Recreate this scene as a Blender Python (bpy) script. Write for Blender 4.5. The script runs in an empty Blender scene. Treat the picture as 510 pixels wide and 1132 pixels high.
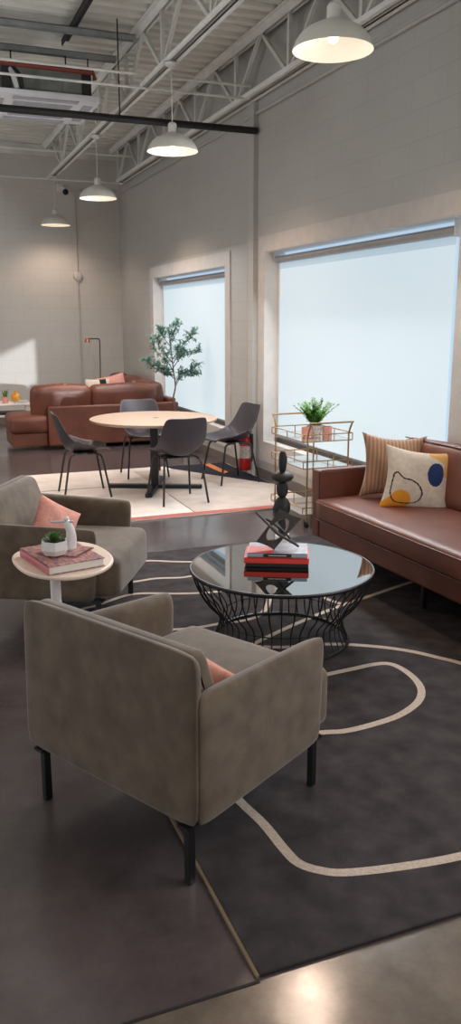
import bpy, bmesh, math, random
from mathutils import Vector, Matrix, Euler
random.seed(7)
PI = math.pi
C = bpy.context.scene.collection

# ------------------------------------------------------------------ materials
def lin(c):
    return tuple((x/12.92 if x <= .04045 else ((x+.055)/1.055)**2.4) for x in c)
def rgb(r, g, b): return lin((r/255, g/255, b/255))
def mat(name, col, rough=.6, metal=0, col2=None, nscale=8, bump=0, bscale=60, spec=.5, sheen=0, emit=None, estr=0, coat=0, detail=4, stretch=None, rough2=None, bdist=.01):
    m = bpy.data.materials.new(name); m.use_nodes = True
    nt = m.node_tree; p = nt.nodes['Principled BSDF']
    p.inputs['Base Color'].default_value = (*col, 1)
    p.inputs['Roughness'].default_value = rough
    p.inputs['Metallic'].default_value = metal
    p.inputs['Specular IOR Level'].default_value = spec
    if sheen: p.inputs['Sheen Weight'].default_value = sheen; p.inputs['Sheen Roughness'].default_value = .4
    if coat: p.inputs['Coat Weight'].default_value = coat; p.inputs['Coat Roughness'].default_value = .12
    if emit: p.inputs['Emission Color'].default_value = (*emit, 1); p.inputs['Emission Strength'].default_value = estr
    tc = nt.nodes.new('ShaderNodeTexCoord'); mp = nt.nodes.new('ShaderNodeMapping')
    nt.links.new(tc.outputs['Object'], mp.inputs['Vector'])
    if stretch: mp.inputs['Scale'].default_value = stretch
    n = nt.nodes.new('ShaderNodeTexNoise'); n.inputs['Scale'].default_value = nscale; n.inputs['Detail'].default_value = detail
    nt.links.new(mp.outputs['Vector'], n.inputs['Vector'])
    r = nt.nodes.new('ShaderNodeValToRGB')
    c2 = col2 if col2 else tuple(x*.9 for x in col)
    r.color_ramp.elements[0].position = .32; r.color_ramp.elements[1].position = .68
    r.color_ramp.elements[0].color = (*c2, 1); r.color_ramp.elements[1].color = (*col, 1)
    nt.links.new(n.outputs['Fac'], r.inputs['Fac']); nt.links.new(r.outputs['Color'], p.inputs['Base Color'])
    if rough2 is not None:
        mr = nt.nodes.new('ShaderNodeMapRange'); mr.inputs['To Min'].default_value = rough; mr.inputs['To Max'].default_value = rough2
        mr.inputs['From Min'].default_value = .3; mr.inputs['From Max'].default_value = .7
        nt.links.new(n.outputs['Fac'], mr.inputs['Value']); nt.links.new(mr.outputs['Result'], p.inputs['Roughness'])
    if bump:
        n2 = nt.nodes.new('ShaderNodeTexNoise'); n2.inputs['Scale'].default_value = bscale; n2.inputs['Detail'].default_value = 3
        nt.links.new(mp.outputs['Vector'], n2.inputs['Vector'])
        b = nt.nodes.new('ShaderNodeBump'); b.inputs['Strength'].default_value = bump; b.inputs['Distance'].default_value = bdist
        nt.links.new(n2.outputs['Fac'], b.inputs['Height']); nt.links.new(b.outputs['Normal'], p.inputs['Normal'])
    return m

def mat_block(name, col, axis):
    # painted concrete block: faint courses in bump and tone. axis: which object axis runs along the wall
    m = mat(name, col, .7, col2=tuple(x*.93 for x in col), nscale=1.3)
    nt = m.node_tree; p = nt.nodes['Principled BSDF']
    tc = nt.nodes.new('ShaderNodeTexCoord'); sp = nt.nodes.new('ShaderNodeSeparateXYZ'); cb = nt.nodes.new('ShaderNodeCombineXYZ')
    nt.links.new(tc.outputs['Object'], sp.inputs[0]); nt.links.new(sp.outputs[axis], cb.inputs[0]); nt.links.new(sp.outputs[2], cb.inputs[1])
    br = nt.nodes.new('ShaderNodeTexBrick'); br.inputs['Scale'].default_value = 1
    br.inputs['Brick Width'].default_value = .4; br.inputs['Row Height'].default_value = .2; br.inputs['Mortar Size'].default_value = .006
    br.inputs['Mortar Smooth'].default_value = .6
    br.inputs['Color1'].default_value = (1, 1, 1, 1); br.inputs['Color2'].default_value = (.97, .97, .97, 1); br.inputs['Mortar'].default_value = (.84, .84, .84, 1)
    nt.links.new(cb.outputs[0], br.inputs['Vector'])
    mx = nt.nodes.new('ShaderNodeMix'); mx.data_type = 'RGBA'; mx.blend_type = 'MULTIPLY'; mx.inputs['Factor'].default_value = .55
    old = p.inputs['Base Color'].links[0].from_socket
    nt.links.new(old, mx.inputs['A']); nt.links.new(br.outputs['Color'], mx.inputs['B']); nt.links.new(mx.outputs['Result'], p.inputs['Base Color'])
    ns = nt.nodes.new('ShaderNodeTexNoise'); ns.inputs['Scale'].default_value = 90
    nt.links.new(tc.outputs['Object'], ns.inputs['Vector'])
    ad = nt.nodes.new('ShaderNodeMath'); ad.operation = 'MULTIPLY_ADD'; ad.inputs[1].default_value = .25
    nt.links.new(ns.outputs['Fac'], ad.inputs[0]); nt.links.new(br.outputs['Color'], ad.inputs[2])
    b = nt.nodes.new('ShaderNodeBump'); b.inputs['Strength'].default_value = .25; b.inputs['Distance'].default_value = .01
    nt.links.new(ad.outputs[0], b.inputs['Height']); nt.links.new(b.outputs['Normal'], p.inputs['Normal'])
    return m

def mat_floor():
    m = mat('polished_concrete', rgb(98, 88, 89), .26, col2=rgb(64, 56, 56), nscale=1.6, detail=8, coat=.0, rough2=.13)
    nt = m.node_tree; p = nt.nodes['Principled BSDF']
    tc = nt.nodes.new('ShaderNodeTexCoord')
    # lighter, warmer slab on the near side of the control joint
    sp = nt.nodes.new('ShaderNodeSeparateXYZ'); nt.links.new(tc.outputs['Object'], sp.inputs[0])
    gt = nt.nodes.new('ShaderNodeMath'); gt.operation = 'LESS_THAN'; gt.inputs[1].default_value = 1.565
    nt.links.new(sp.outputs[1], gt.inputs[0])
    mx = nt.nodes.new('ShaderNodeMix'); mx.data_type = 'RGBA'; mx.blend_type = 'MIX'
    old = p.inputs['Base Color'].links[0].from_socket
    n3 = nt.nodes.new('ShaderNodeTexNoise'); n3.inputs['Scale'].default_value = 5; n3.inputs['Detail'].default_value = 8
    r3 = nt.nodes.new('ShaderNodeValToRGB'); r3.color_ramp.elements[0].color = (*rgb(90, 80, 70), 1); r3.color_ramp.elements[1].color = (*rgb(118, 106, 95), 1)
    r3.color_ramp.elements[0].position = .35; r3.color_ramp.elements[1].position = .65
    nt.links.new(tc.outputs['Object'], n3.inputs['Vector']); nt.links.new(n3.outputs['Fac'], r3.inputs['Fac'])
    nt.links.new(gt.outputs[0], mx.inputs['Factor']); nt.links.new(old, mx.inputs['A']); nt.links.new(r3.outputs['Color'], mx.inputs['B'])
    for q in nt.nodes:
        if q.type == 'TEX_NOISE': q.inputs['Roughness'].default_value = .7
    # pale specks and scuffs
    n4 = nt.nodes.new('ShaderNodeTexNoise'); n4.inputs['Scale'].default_value = 26; n4.inputs['Detail'].default_value = 5; n4.inputs['Roughness'].default_value = .7
    nt.links.new(tc.outputs['Object'], n4.inputs['Vector'])
    r4 = nt.nodes.new('ShaderNodeValToRGB'); r4.color_ramp.elements[0].position = .7; r4.color_ramp.elements[1].position = .78
    r4.color_ramp.elements[0].color = (0, 0, 0, 1); r4.color_ramp.elements[1].color = (.35, .35, .35, 1)
    nt.links.new(n4.outputs['Fac'], r4.inputs['Fac'])
    mx2 = nt.nodes.new('ShaderNodeMix'); mx2.data_type = 'RGBA'
    nt.links.new(r4.outputs['Color'], mx2.inputs['Factor']); nt.links.new(mx.outputs['Result'], mx2.inputs['A']); mx2.inputs['B'].default_value = (*rgb(150, 140, 128), 1)
    nt.links.new(mx2.outputs['Result'], p.inputs['Base Color']); p.inputs['IOR'].default_value = 1.75
    b = nt.nodes.new('ShaderNodeBump'); b.inputs['Strength'].default_value = .12; b.inputs['Distance'].default_value = .004
    nt.links.new(n4.outputs['Fac'], b.inputs['Height']); nt.links.new(b.outputs['Normal'], p.inputs['Normal'])
    return m

def mat_wood(name, a, b, scale=3):
    m = mat(name, a, .45, col2=b, nscale=scale, stretch=(1, 14, 14), detail=6)
    return m

def mat_cord(name, a, b):   # corduroy stripes across local x
    m = mat(name, a, .85, sheen=.3)
    nt = m.node_tree; p = nt.nodes['Principled BSDF']
    tc = nt.nodes.new('ShaderNodeTexCoord'); w = nt.nodes.new('ShaderNodeTexWave'); w.inputs['Scale'].default_value = 13; w.inputs['Distortion'].default_value = .6
    nt.links.new(tc.outputs['Object'], w.inputs['Vector'])
    r = nt.nodes.new('ShaderNodeValToRGB'); r.color_ramp.elements[0].color = (*b, 1); r.color_ramp.elements[1].color = (*a, 1)
    nt.links.new(w.outputs['Color'], r.inputs['Fac']); nt.links.new(r.outputs['Color'], p.inputs['Base Color'])
    bp = nt.nodes.new('ShaderNodeBump'); bp.inputs['Strength'].default_value = .5; bp.inputs['Distance'].default_value = .004
    nt.links.new(w.outputs['Color'], bp.inputs['Height']); nt.links.new(bp.outputs['Normal'], p.inputs['Normal'])
    return m

def mat_glassmirror():
    m = bpy.data.materials.new('smoked_glass'); m.use_nodes = True; nt = m.node_tree
    for n in list(nt.nodes):
        if n.type != 'OUTPUT_MATERIAL': nt.nodes.remove(n)
    out = [n for n in nt.nodes][0]
    t = nt.nodes.new('ShaderNodeBsdfTransparent'); t.inputs[0].default_value = (.45, .45, .46, 1)
    g = nt.nodes.new('ShaderNodeBsdfGlossy'); g.inputs['Roughness'].default_value = .01; g.inputs['Color'].default_value = (.93, .96, .98, 1)
    f = nt.nodes.new('ShaderNodeFresnel'); f.inputs['IOR'].default_value = 9
    tc = nt.nodes.new('ShaderNodeTexCoord'); n = nt.nodes.new('ShaderNodeTexNoise'); n.inputs['Scale'].default_value = 3
    b = nt.nodes.new('ShaderNodeBump'); b.inputs['Strength'].default_value = .01
    nt.links.new(tc.outputs['Object'], n.inputs['Vector'])
    mx = nt.nodes.new('ShaderNodeMixShader')
    nt.links.new(f.outputs[0], mx.inputs[0]); nt.links.new(t.outputs[0], mx.inputs[1]); nt.links.new(g.outputs[0], mx.inputs[2]); nt.links.new(mx.outputs[0], out.inputs[0])
    return m

def mat_glow(name, col, s, grad=None):
    m = bpy.data.materials.new(name); m.use_nodes = True; nt = m.node_tree
    p = nt.nodes['Principled BSDF']; p.inputs['Base Color'].default_value = (.25, .26, .27, 1); p.inputs['Roughness'].default_value = .8
    p.inputs['Emission Strength'].default_value = s
    tc = nt.nodes.new('ShaderNodeTexCoord'); sp = nt.nodes.new('ShaderNodeSeparateXYZ')
    nt.links.new(tc.outputs['Object'], sp.inputs[0])
    mr = nt.nodes.new('ShaderNodeMapRange'); mr.inputs['From Min'].default_value = .4; mr.inputs['From Max'].default_value = 2.2
    nt.links.new(sp.outputs[2], mr.inputs['Value'])
    n = nt.nodes.new('ShaderNodeTexNoise'); n.inputs['Scale'].default_value = .8; nt.links.new(tc.outputs['Object'], n.inputs['Vector'])
    ad = nt.nodes.new('ShaderNodeMath'); ad.operation = 'MULTIPLY_ADD'; ad.inputs[1].default_value = .5; nt.links.new(n.outputs['Fac'], ad.inputs[0]); nt.links.new(mr.outputs[0], ad.inputs[2])
    r = nt.nodes.new('ShaderNodeValToRGB'); r.color_ramp.elements[0].position = .1; r.color_ramp.elements[1].position = 1.0
    r.color_ramp.elements[0].color = (*col, 1); r.color_ramp.elements[1].color = (*(grad or tuple(x*.9 for x in col)), 1)
    nt.links.new(ad.outputs[0], r.inputs['Fac']); nt.links.new(r.outputs['Color'], p.inputs['Emission Color'])
    return m

M = {}
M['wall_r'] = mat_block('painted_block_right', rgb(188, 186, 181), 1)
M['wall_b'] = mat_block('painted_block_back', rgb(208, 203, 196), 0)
M['trim'] = mat('trim_paint', rgb(204, 198, 192), .5)
M['jamb'] = mat('jamb_paint', rgb(226, 220, 214), .5)
M['floor'] = mat_floor()
M['deck'] = mat('deck_paint', rgb(236, 235, 226), .6, col2=rgb(220, 219, 210), nscale=2)
M['steel'] = mat('joist_paint', rgb(226, 226, 220), .5, col2=rgb(206, 206, 200), nscale=5)
M['rail'] = mat('galvanised_rail', rgb(158, 162, 160), .5, col2=rgb(132, 136, 135))
M['base'] = mat('rubber_base', rgb(112, 101, 95), .6)
M['black'] = mat('black_powder_coat', rgb(22, 22, 24), .42, bump=.1, bscale=300)
M['blackpipe'] = mat('black_pipe', rgb(13, 13, 13), .55)
M['bright_steel'] = mat('white_joist_paint', rgb(246, 246, 242), .5, col2=rgb(232, 232, 228), nscale=5)  # lit copy of the joist paint, chords brightened as if catching lamp glare
M['velvet'] = mat('grey_brown_velvet', rgb(104, 89, 73), .8, col2=rgb(82, 68, 55), nscale=13, sheen=.35, bump=.3, bscale=220, detail=6, bdist=.003)
M['piping'] = mat('velvet_piping', rgb(106, 95, 81), .8, sheen=.3)
M['leather'] = mat('brown_leather', rgb(114, 64, 48), .46, col2=rgb(94, 50, 37), nscale=4, bump=.1, bscale=160, coat=.05, bdist=.004)
M['leather2'] = mat('tan_leather', rgb(114, 64, 46), .42, col2=rgb(90, 48, 35), nscale=3.5, bump=.3, bscale=25, bdist=.01)
M['seam'] = mat('leather_seam', rgb(66, 32, 22), .5)
M['pink'] = mat('pink_linen', rgb(218, 158, 144), .9, col2=rgb(204, 140, 126), nscale=60, bump=.4, bscale=300, bdist=.002)
M['cordr'] = mat_cord('tan_corduroy', rgb(176, 138, 110), rgb(140, 106, 82))
M['linen'] = mat('cream_linen', rgb(214, 202, 186), .9, col2=rgb(198, 186, 170), nscale=40, bump=.3, bscale=250, bdist=.002)
M['blue'] = mat('navy_applique', rgb(28, 50, 100), .9)
M['yellow'] = mat('mustard_applique', rgb(224, 152, 42), .9)
M['tan'] = mat('straw_applique', rgb(214, 170, 104), .9)
M['ink'] = mat('black_embroidery', rgb(26, 24, 28), .9)
M['rug'] = mat('charcoal_pile', rgb(78, 73, 74), 1, col2=rgb(58, 54, 55), nscale=9, bump=.7, bscale=700, spec=.1, detail=8, bdist=.004)
M['rugline'] = mat('cream_pile', rgb(206, 190, 176), 1, col2=rgb(186, 170, 156), nscale=80, bump=.6, bscale=260, spec=.1)
M['rugedge'] = mat('rug_binding', rgb(122, 104, 84), .9)
M['rug_cream'] = mat('cream_wool', rgb(236, 227, 220), 1, col2=rgb(222, 211, 203), nscale=6, bump=.5, bscale=200, spec=.1)
M['rug_beige'] = mat('beige_wool', rgb(204, 190, 180), 1, col2=rgb(190, 176, 166), nscale=6, bump=.5, bscale=200, spec=.1)
M['rug_pink'] = mat('rose_wool', rgb(178, 108, 100), 1, spec=.1)
M['rug_navy'] = mat('navy_wool', rgb(50, 48, 58), 1, spec=.1)
M['rug_orange'] = mat('orange_wool', rgb(204, 132, 84), 1, spec=.1)
M['rug_dark'] = mat('dark_seam_wool', rgb(120, 112, 108), 1, spec=.1)
M['tablewood'] = mat_wood('pale_oak_laminate', rgb(188, 162, 140), rgb(174, 148, 126))
M['shell'] = mat('charcoal_plastic', rgb(62, 57, 63), .42, bump=.05, bscale=300)
M['glass'] = mat_glassmirror()
M['gold'] = mat('brushed_brass', rgb(176, 144, 104), .35, metal=.85, col2=rgb(156, 124, 86), nscale=30)
M['mirror'] = mat('tray_mirror', rgb(226, 228, 226), .12, metal=.9)
M['white'] = mat('white_satin', rgb(232, 226, 222), .45)
M['cream'] = mat('cream_lacquer', rgb(236, 214, 198), .4)
M['ceramic'] = mat('white_ceramic', rgb(228, 226, 224), .3)
M['shade'] = mat('shade_enamel', rgb(226, 224, 216), .4)
M['shade_in'] = mat('shade_inner_enamel', rgb(250, 244, 232), .5, emit=(1, .86, .68), estr=.35)  # lamplight on the lining is put in as weak warm emission
M['bulb'] = mat('bulb_glow', (1, .9, .7), .4, emit=(1, .8, .55), estr=8)
M['leaf'] = mat('olive_leaf', rgb(172, 202, 188), .6, col2=rgb(104, 142, 130), nscale=12)
M['fern'] = mat('fern_leaf', rgb(142, 184, 96), .55, col2=rgb(84, 136, 62), nscale=14)
M['succ'] = mat('succulent_leaf', rgb(96, 136, 70), .5, col2=rgb(50, 84, 44), nscale=40)
def leafy(m, amt=.5):
    nt = m.node_tree; out = [n for n in nt.nodes if n.type == 'OUTPUT_MATERIAL'][0]; p = nt.nodes['Principled BSDF']
    tr = nt.nodes.new('ShaderNodeBsdfTranslucent'); mx = nt.nodes.new('ShaderNodeMixShader'); mx.inputs[0].default_value = amt
    nt.links.new(p.inputs['Base Color'].links[0].from_socket, tr.inputs[0])
    nt.links.new(p.outputs[0], mx.inputs[1]); nt.links.new(tr.outputs[0], mx.inputs[2]); nt.links.new(mx.outputs[0], out.inputs[0])
leafy(M['leaf']); leafy(M['fern'])
M['bark'] = mat('olive_bark', rgb(112, 98, 88), .8, col2=rgb(84, 72, 64), nscale=20)
M['soil'] = mat('potting_soil', rgb(48, 38, 32), .95)
M['terr'] = mat('pink_terracotta', rgb(212, 150, 136), .6, col2=rgb(196, 134, 120), nscale=9)
M['redpaint'] = mat('extinguisher_red', rgb(176, 30, 34), .35)
M['label'] = mat('paper_label', rgb(206, 196, 186), .6, col2=rgb(150, 140, 132), nscale=60)
M['redbook'] = mat('red_cover', rgb(206, 58, 46), .5)
M['greybook'] = mat('grey_cover', rgb(158, 156, 166), .45, col2=rgb(128, 124, 132), nscale=14)
M['bluegrey'] = mat('bluegrey_cover', rgb(150, 166, 178), .5)
M['blackbook'] = mat('black_cover', rgb(34, 30, 30), .5)
M['page'] = mat('page_block', rgb(226, 220, 212), .8, stretch=(1, 1, 60), nscale=8)
M['spinepink'] = mat('rose_spine', rgb(206, 150, 150), .6, col2=rgb(176, 60, 72), nscale=3, stretch=(1, 1, 30))
M['artcover'] = mat('printed_art_cover', rgb(214, 150, 128), .35, col2=rgb(70, 66, 98), nscale=26, detail=3, stretch=(1, 2.5, 1))
M['sculpt'] = mat('matte_black_wood', rgb(27, 26, 28), .62, bump=.2, bscale=90)
M['bronze'] = mat('dark_bronze', rgb(62, 56, 54), .55, col2=rgb(44, 40, 39), nscale=30, bump=.2, bscale=100)
M['blind'] = mat_glow('blind_fabric', (.58, .69, .73), 1.0, (.49, .60, .66))  # daylight through the fabric is put in as emission, brighter toward the bottom
M['skyglass'] = mat_glow('bright_pane', (.36, .50, .64), 1.0, (.36, .50, .64))  # daylight outside is put into the pane as flat emission
M['blindband'] = mat_glow('blind_upper_fabric', (.32, .44, .52), 1.0, (.32, .44, .52))  # dimmer glow standing for the window frame's shade on the blind
M['leak'] = mat('blind_gap_light', (.8, .9, .95), .5, emit=(.75, .9, 1), estr=1.0)
M['alu'] = mat('aluminium_tube', rgb(168, 168, 170), .4, metal=.4)
M['dkframe'] = mat('dark_window_channel', rgb(58, 54, 54), .5)
M['acwhite'] = mat('ac_panel_white', rgb(222, 222, 226), .5)
M['acgrill'] = mat('ac_grille_grey', rgb(168, 168, 174), .6)
M['acbody'] = mat('foil_body', rgb(142, 146, 142), .45, metal=0, col2=rgb(104, 108, 104), nscale=6)
M['acdark'] = mat('duct_black', rgb(42, 42, 42), .7)
M['redpipe'] = mat('red_oxide_pipe', rgb(124, 52, 40), .6)
M['copper'] = mat('copper_shade', rgb(206, 130, 104), .3, metal=.7)
M['amber'] = mat('amber_glass', rgb(226, 172, 60), .15, col2=rgb(190, 130, 40), nscale=12)
M['marble'] = mat('white_marble', rgb(232, 230, 228), .3, col2=rgb(204, 202, 202), nscale=8)
M['joint'] = mat('joint_filler', rgb(34, 30, 28), .8)

# ------------------------------------------------------------------ geometry helpers
def new(): return bmesh.new()
def _app(bm, verts, faces, mi=0):
    vs = [bm.verts.new(v) for v in verts]
    for f in faces:
        try:
            fc = bm.faces.new([vs[i] for i in f]); fc.material_index = mi
        except ValueError: pass
    return vs
def box(bm, x0, y0, z0, x1, y1, z1, mi=0, mx=None):
    v = [Vector(p) for p in ((x0,y0,z0),(x1,y0,z0),(x1,y1,z0),(x0,y1,z0),(x0,y0,z1),(x1,y0,z1),(x1,y1,z1),(x0,y1,z1))]
    if mx: v = [mx @ p for p in v]
    return _app(bm, v, [(0,3,2,1),(4,5,6,7),(0,1,5,4),(1,2,6,5),(2,3,7,6),(3,0,4,7)], mi)
def rbox(bm, x0, y0, z0, x1, y1, z1, r=.02, seg=3, mi=0, mx=None):
    b = bmesh.new(); box(b, x0, y0, z0, x1, y1, z1)
    bmesh.ops.recalc_face_normals(b, faces=b.faces)
    r = min(r, (x1-x0)/2.01, (y1-y0)/2.01, (z1-z0)/2.01)
    bmesh.ops.bevel(b, geom=b.edges[:], offset=r, segments=seg, profile=.5, affect='EDGES')
    b.faces.ensure_lookup_table(); big = sorted(b.faces, key=lambda f: -f.calc_area())[:6]
    for f in big:
        L = min(e.calc_length() for e in f.edges)
        if L > .004: bmesh.ops.inset_individual(b, faces=[f], thickness=min(r*.8, L*.2))
    merge(bm, b, mx, mi)
def merge(bm, b, mx=None, mi=0):
    b.verts.ensure_lookup_table(); b.verts.index_update()
    vs = [bm.verts.new((mx @ v.co) if mx else v.co) for v in b.verts]
    for f in b.faces:
        try:
            g = bm.faces.new([vs[v.index] for v in f.verts]); g.material_index = mi if mi else f.material_index
        except ValueError: pass
    b.free()
def prism(bm, pts, lo, hi, axis='y', bev=0, seg=3, mi=0, mx=None):
    # pts in the plane perpendicular to axis: y -> (x,z), x -> (y,z), z -> (x,y)
    b = bmesh.new()
    def P(p, t):
        return {'y': (p[0], t, p[1]), 'x': (t, p[0], p[1]), 'z': (p[0], p[1], t)}[axis]
    n = len(pts)
    A = [b.verts.new(P(p, lo)) for p in pts]; B = [b.verts.new(P(p, hi)) for p in pts]
    fa = b.faces.new(A); fb = b.faces.new(B[::-1])
    for i in range(n): b.faces.new((A[i], B[i], B[(i+1) % n], A[(i+1) % n]))
    bmesh.ops.recalc_face_normals(b, faces=b.faces)
    if bev:
        ed = [e for e in b.edges if fa in e.link_faces or fb in e.link_faces]
        bmesh.ops.bevel(b, geom=ed, offset=bev, segments=seg, profile=.5, affect='EDGES')
        for f in [f for f in b.faces if len(f.verts) == n]: bmesh.ops.inset_region(b, faces=[f], thickness=bev*.7)
    merge(bm, b, mx, mi)
def rounded(pts, rad, n=4):
    # round the corners of a polygon; rad one number or a list
    out = []; L = len(pts)
    for i, p in enumerate(pts):
        r = rad[i] if isinstance(rad, (list, tuple)) else rad
        p = Vector(p); a = Vector(pts[i-1]); c = Vector(pts[(i+1) % L])
        if r <= 0: out.append(tuple(p)); continue
        da = (a-p); dc = (c-p); r1 = min(r, da.length*.49, dc.length*.49)
        s = p + da.normalized()*r1; e = p + dc.normalized()*r1
        for k in range(n+1):
            t = k/n; q = s*(1-t)**2 + p*2*t*(1-t) + e*t*t; out.append(tuple(q))
    return out
def tube(bm, pts, r, n=8, closed=False, mi=0, cap=True):
    P = [Vector(p) for p in pts]; L = len(P)
    R = r if isinstance(r, (list, tuple)) else [r]*L
    T = []
    for i in range(L):
        if closed: t = P[(i+1) % L]-P[i-1]
        else: t = P[min(i+1, L-1)]-P[max(i-1, 0)]
        T.append(t.normalized() if t.length > 1e-9 else Vector((0, 0, 1)))
    up = Vector((0, 0, 1)) if abs(T[0].z) < .9 else Vector((1, 0, 0))
    N = (up - T[0]*up.dot(T[0])).normalized(); rings = []
    for i in range(L):
        N = (N - T[i]*N.dot(T[i]))
        N = N.normalized() if N.length > 1e-6 else T[i].orthogonal().normalized()
        Bn = T[i].cross(N)
        rings.append([bm.verts.new(P[i] + (N*math.cos(2*PI*k/n) + Bn*math.sin(2*PI*k/n))*R[i]) for k in range(n)])
    for i in range(L if closed else L-1):
        a, b = rings[i], rings[(i+1) % L]
        for k in range(n):
            f = bm.faces.new((a[k], a[(k+1) % n], b[(k+1) % n], b[k])); f.material_index = mi
    if cap and not closed:
        for rg in (rings[0][::-1], rings[-1]):
            f = bm.faces.new(rg); f.material_index = mi
def lathe(bm, prof, n=32, cx=0, cy=0, mi=0, sx=1, sy=1):
    rings = []
    for r, z in prof:
        if r < 1e-5: rings.append([bm.verts.new((cx, cy, z))])
        else: rings.append([bm.verts.new((cx+sx*r*math.cos(2*PI*k/n), cy+sy*r*math.sin(2*PI*k/n), z)) for k in range(n)])
    for a, b in zip(rings, rings[1:]):
        for k in range(n):
            k2 = (k+1) % n
            if len(a) == 1 and len(b) == 1: continue
            if len(a) == 1: f = bm.faces.new((a[0], b[k2], b[k]))
            elif len(b) == 1: f = bm.faces.new((a[k], a[k2], b[0]))
            else: f = bm.faces.new((a[k], a[k2], b[k2], b[k]))
            f.material_index = mi
def smooth_path(pts, n=6, closed=False):
    P = [Vector(p) for p in pts]; L = len(P); out = []
    rng = range(L) if closed else range(L-1)
    for i in rng:
        if closed: a, b, c, d = P[i-1], P[i], P[(i+1) % L], P[(i+2) % L]
        else: a, b, c, d = P[max(i-1, 0)], P[i], P[i+1], P[min(i+2, L-1)]
        for k in range(n):
            t = k/n
            out.append(.5*((2*b) + (c-a)*t + (2*a-5*b+4*c-d)*t*t + (3*b-a-3*c+d)*t**3))
    if not closed: out.append(P[-1])
    return out
def obj(name, bm, mats, parent=None, ang=35, sol=None, recalc=True):
    if recalc: bmesh.ops.recalc_face_normals(bm, faces=bm.faces)
    me = bpy.data.meshes.new(name); bm.to_mesh(me); bm.free()
    for m in (mats if isinstance(mats, (list, tuple)) else [mats]): me.materials.append(m)
    if ang:
        me.polygons.foreach_set('use_smooth', [True]*len(me.polygons))
        me.set_sharp_from_angle(angle=math.radians(ang))
    o = bpy.data.objects.new(name, me); C.objects.link(o)
    if parent: o.parent = parent
    if sol:
        s = o.modifiers.new('Solidify', 'SOLIDIFY'); s.thickness = sol; s.offset = 0
    return o
def thing(name, label, cat, loc=(0, 0, 0), rz=0, group=None, rot=None):
    o = bpy.data.objects.new(name, None); C.objects.link(o); o.empty_display_size = .1
    o.location = loc; o.rotation_euler = rot if rot else (0, 0, rz)
    o['label'] = label; o['category'] = cat
    if group: o['group'] = group
    return o
def tag(o, label, cat, group=None, kind=None):
    o['label'] = label; o['category'] = cat
    if group: o['group'] = group
    if kind: o['kind'] = kind
    return o
def struct(name, bm, m, parent=None, ang=0):
    o = obj(name, bm, m, parent, ang)
    if not parent: o['kind'] = 'structure'
    return o
def dup(root, loc, rot, label, group=None):
    r = root.copy(); C.objects.link(r); r.location = loc; r.rotation_euler = rot if isinstance(rot, (tuple, Euler)) else (0, 0, rot)
    r['label'] = label
    if group: r['group'] = group
    for ch in list(root.children):
        c = ch.copy(); C.objects.link(c); c.parent = r
        for g in ch.children:
            d = g.copy(); C.objects.link(d); d.parent = c
    return r
def pillow(w, h, t, n=28, pinch=.07, pw=.55, matfn=None, wrinkle=.006, seed=0):
    # local: x width, z height, y thickness; centred
    bm = new(); rnd = random.Random(seed); ph = [rnd.uniform(0, 6) for _ in range(6)]
    for s in (-1, 1):
        g = []
        for j in range(n+1):
            row = []
            for i in range(n+1):
                u = 2*i/n-1; v = 2*j/n-1
                x = u*w/2*(1-pinch*(1-v*v)*abs(u)); z = v*h/2*(1-pinch*(1-u*u)*abs(v))
                q = max(0, (1-u*u)*(1-v*v))**pw
                y = s*t/2*q + wrinkle*q*math.sin(5*u+ph[0]+2*v)*math.sin(4*v+ph[1]) 
                row.append(bm.verts.new((x, y, z)))
            g.append(row)
        for j in range(n):
            for i in range(n):
                f = bm.faces.new((g[j][i], g[j][i+1], g[j+1][i+1], g[j+1][i]))
                if matfn and s < 0: f.material_index = matfn((i+.5)/n, (j+.5)/n)
    bmesh.ops.remove_doubles(bm, verts=bm.verts, dist=1e-5)
    return bm
def puffy(x0, y0, z0, x1, y1, z1, puff=.02, r=.04, n=14, wr=0, seed=0):
    # seat cushion: a rounded box with bulging faces
    bm = new(); hx, hy, hz = (x1-x0)/2, (y1-y0)/2, (z1-z0)/2; c = Vector(((x0+x1)/2, (y0+y1)/2, (z0+z1)/2))
    r = min(r, hx*.95, hy*.95, hz*.95)
    rnd = random.Random(seed); p = [rnd.uniform(0, 6) for _ in range(4)]
    def param(k, h):   # denser near edges
        t = 2*k/n-1
        return math.copysign(abs(t)**.7, t)*h if t else 0
    faces = []
    for ax in range(3):
        for s in (-1, 1):
            g = []
            for j in range(n+1):
                row = []
                for i in range(n+1):
                    a = [0, 0, 0]; a[ax] = s*(hx, hy, hz)[ax]
                    o1, o2 = (ax+1) % 3, (ax+2) % 3
                    a[o1] = param(i, (hx, hy, hz)[o1]); a[o2] = param(j, (hx, hy, hz)[o2])
                    inner = Vector((max(-hx+r, min(hx-r, a[0])), max(-hy+r, min(hy-r, a[1])), max(-hz+r, min(hz-r, a[2]))))
                    d = Vector(a)-inner
                    q = inner + d.normalized()*r if d.length > 1e-9 else Vector(a)
                    u = q.x/hx; v = q.y/hy; w = q.z/hz
                    q.z += puff*w*max(0, (1-u*u))*max(0, (1-v*v))
                    q.x += puff*.6*u*max(0, 1-v*v)*max(0, 1-w*w); q.y += puff*.6*v*max(0, 1-u*u)*max(0, 1-w*w)
                    if wr:
                        q.z += wr*math.sin(14*q.x+p[0]+4*q.y)*math.sin(9*q.y+p[1])*w
                        q.x += wr*.6*math.sin(22*q.y+p[2])*u; q.y += wr*.6*math.sin(25*q.x+p[3]+6*q.z)*v
                    row.append(bm.verts.new(q+c))
                g.append(row)
            for j in range(n):
                for i in range(n): bm.faces.new((g[j][i], g[j][i+1], g[j+1][i+1], g[j+1][i]))
    bmesh.ops.remove_doubles(bm, verts=bm.verts, dist=1e-5)
    return bm

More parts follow.
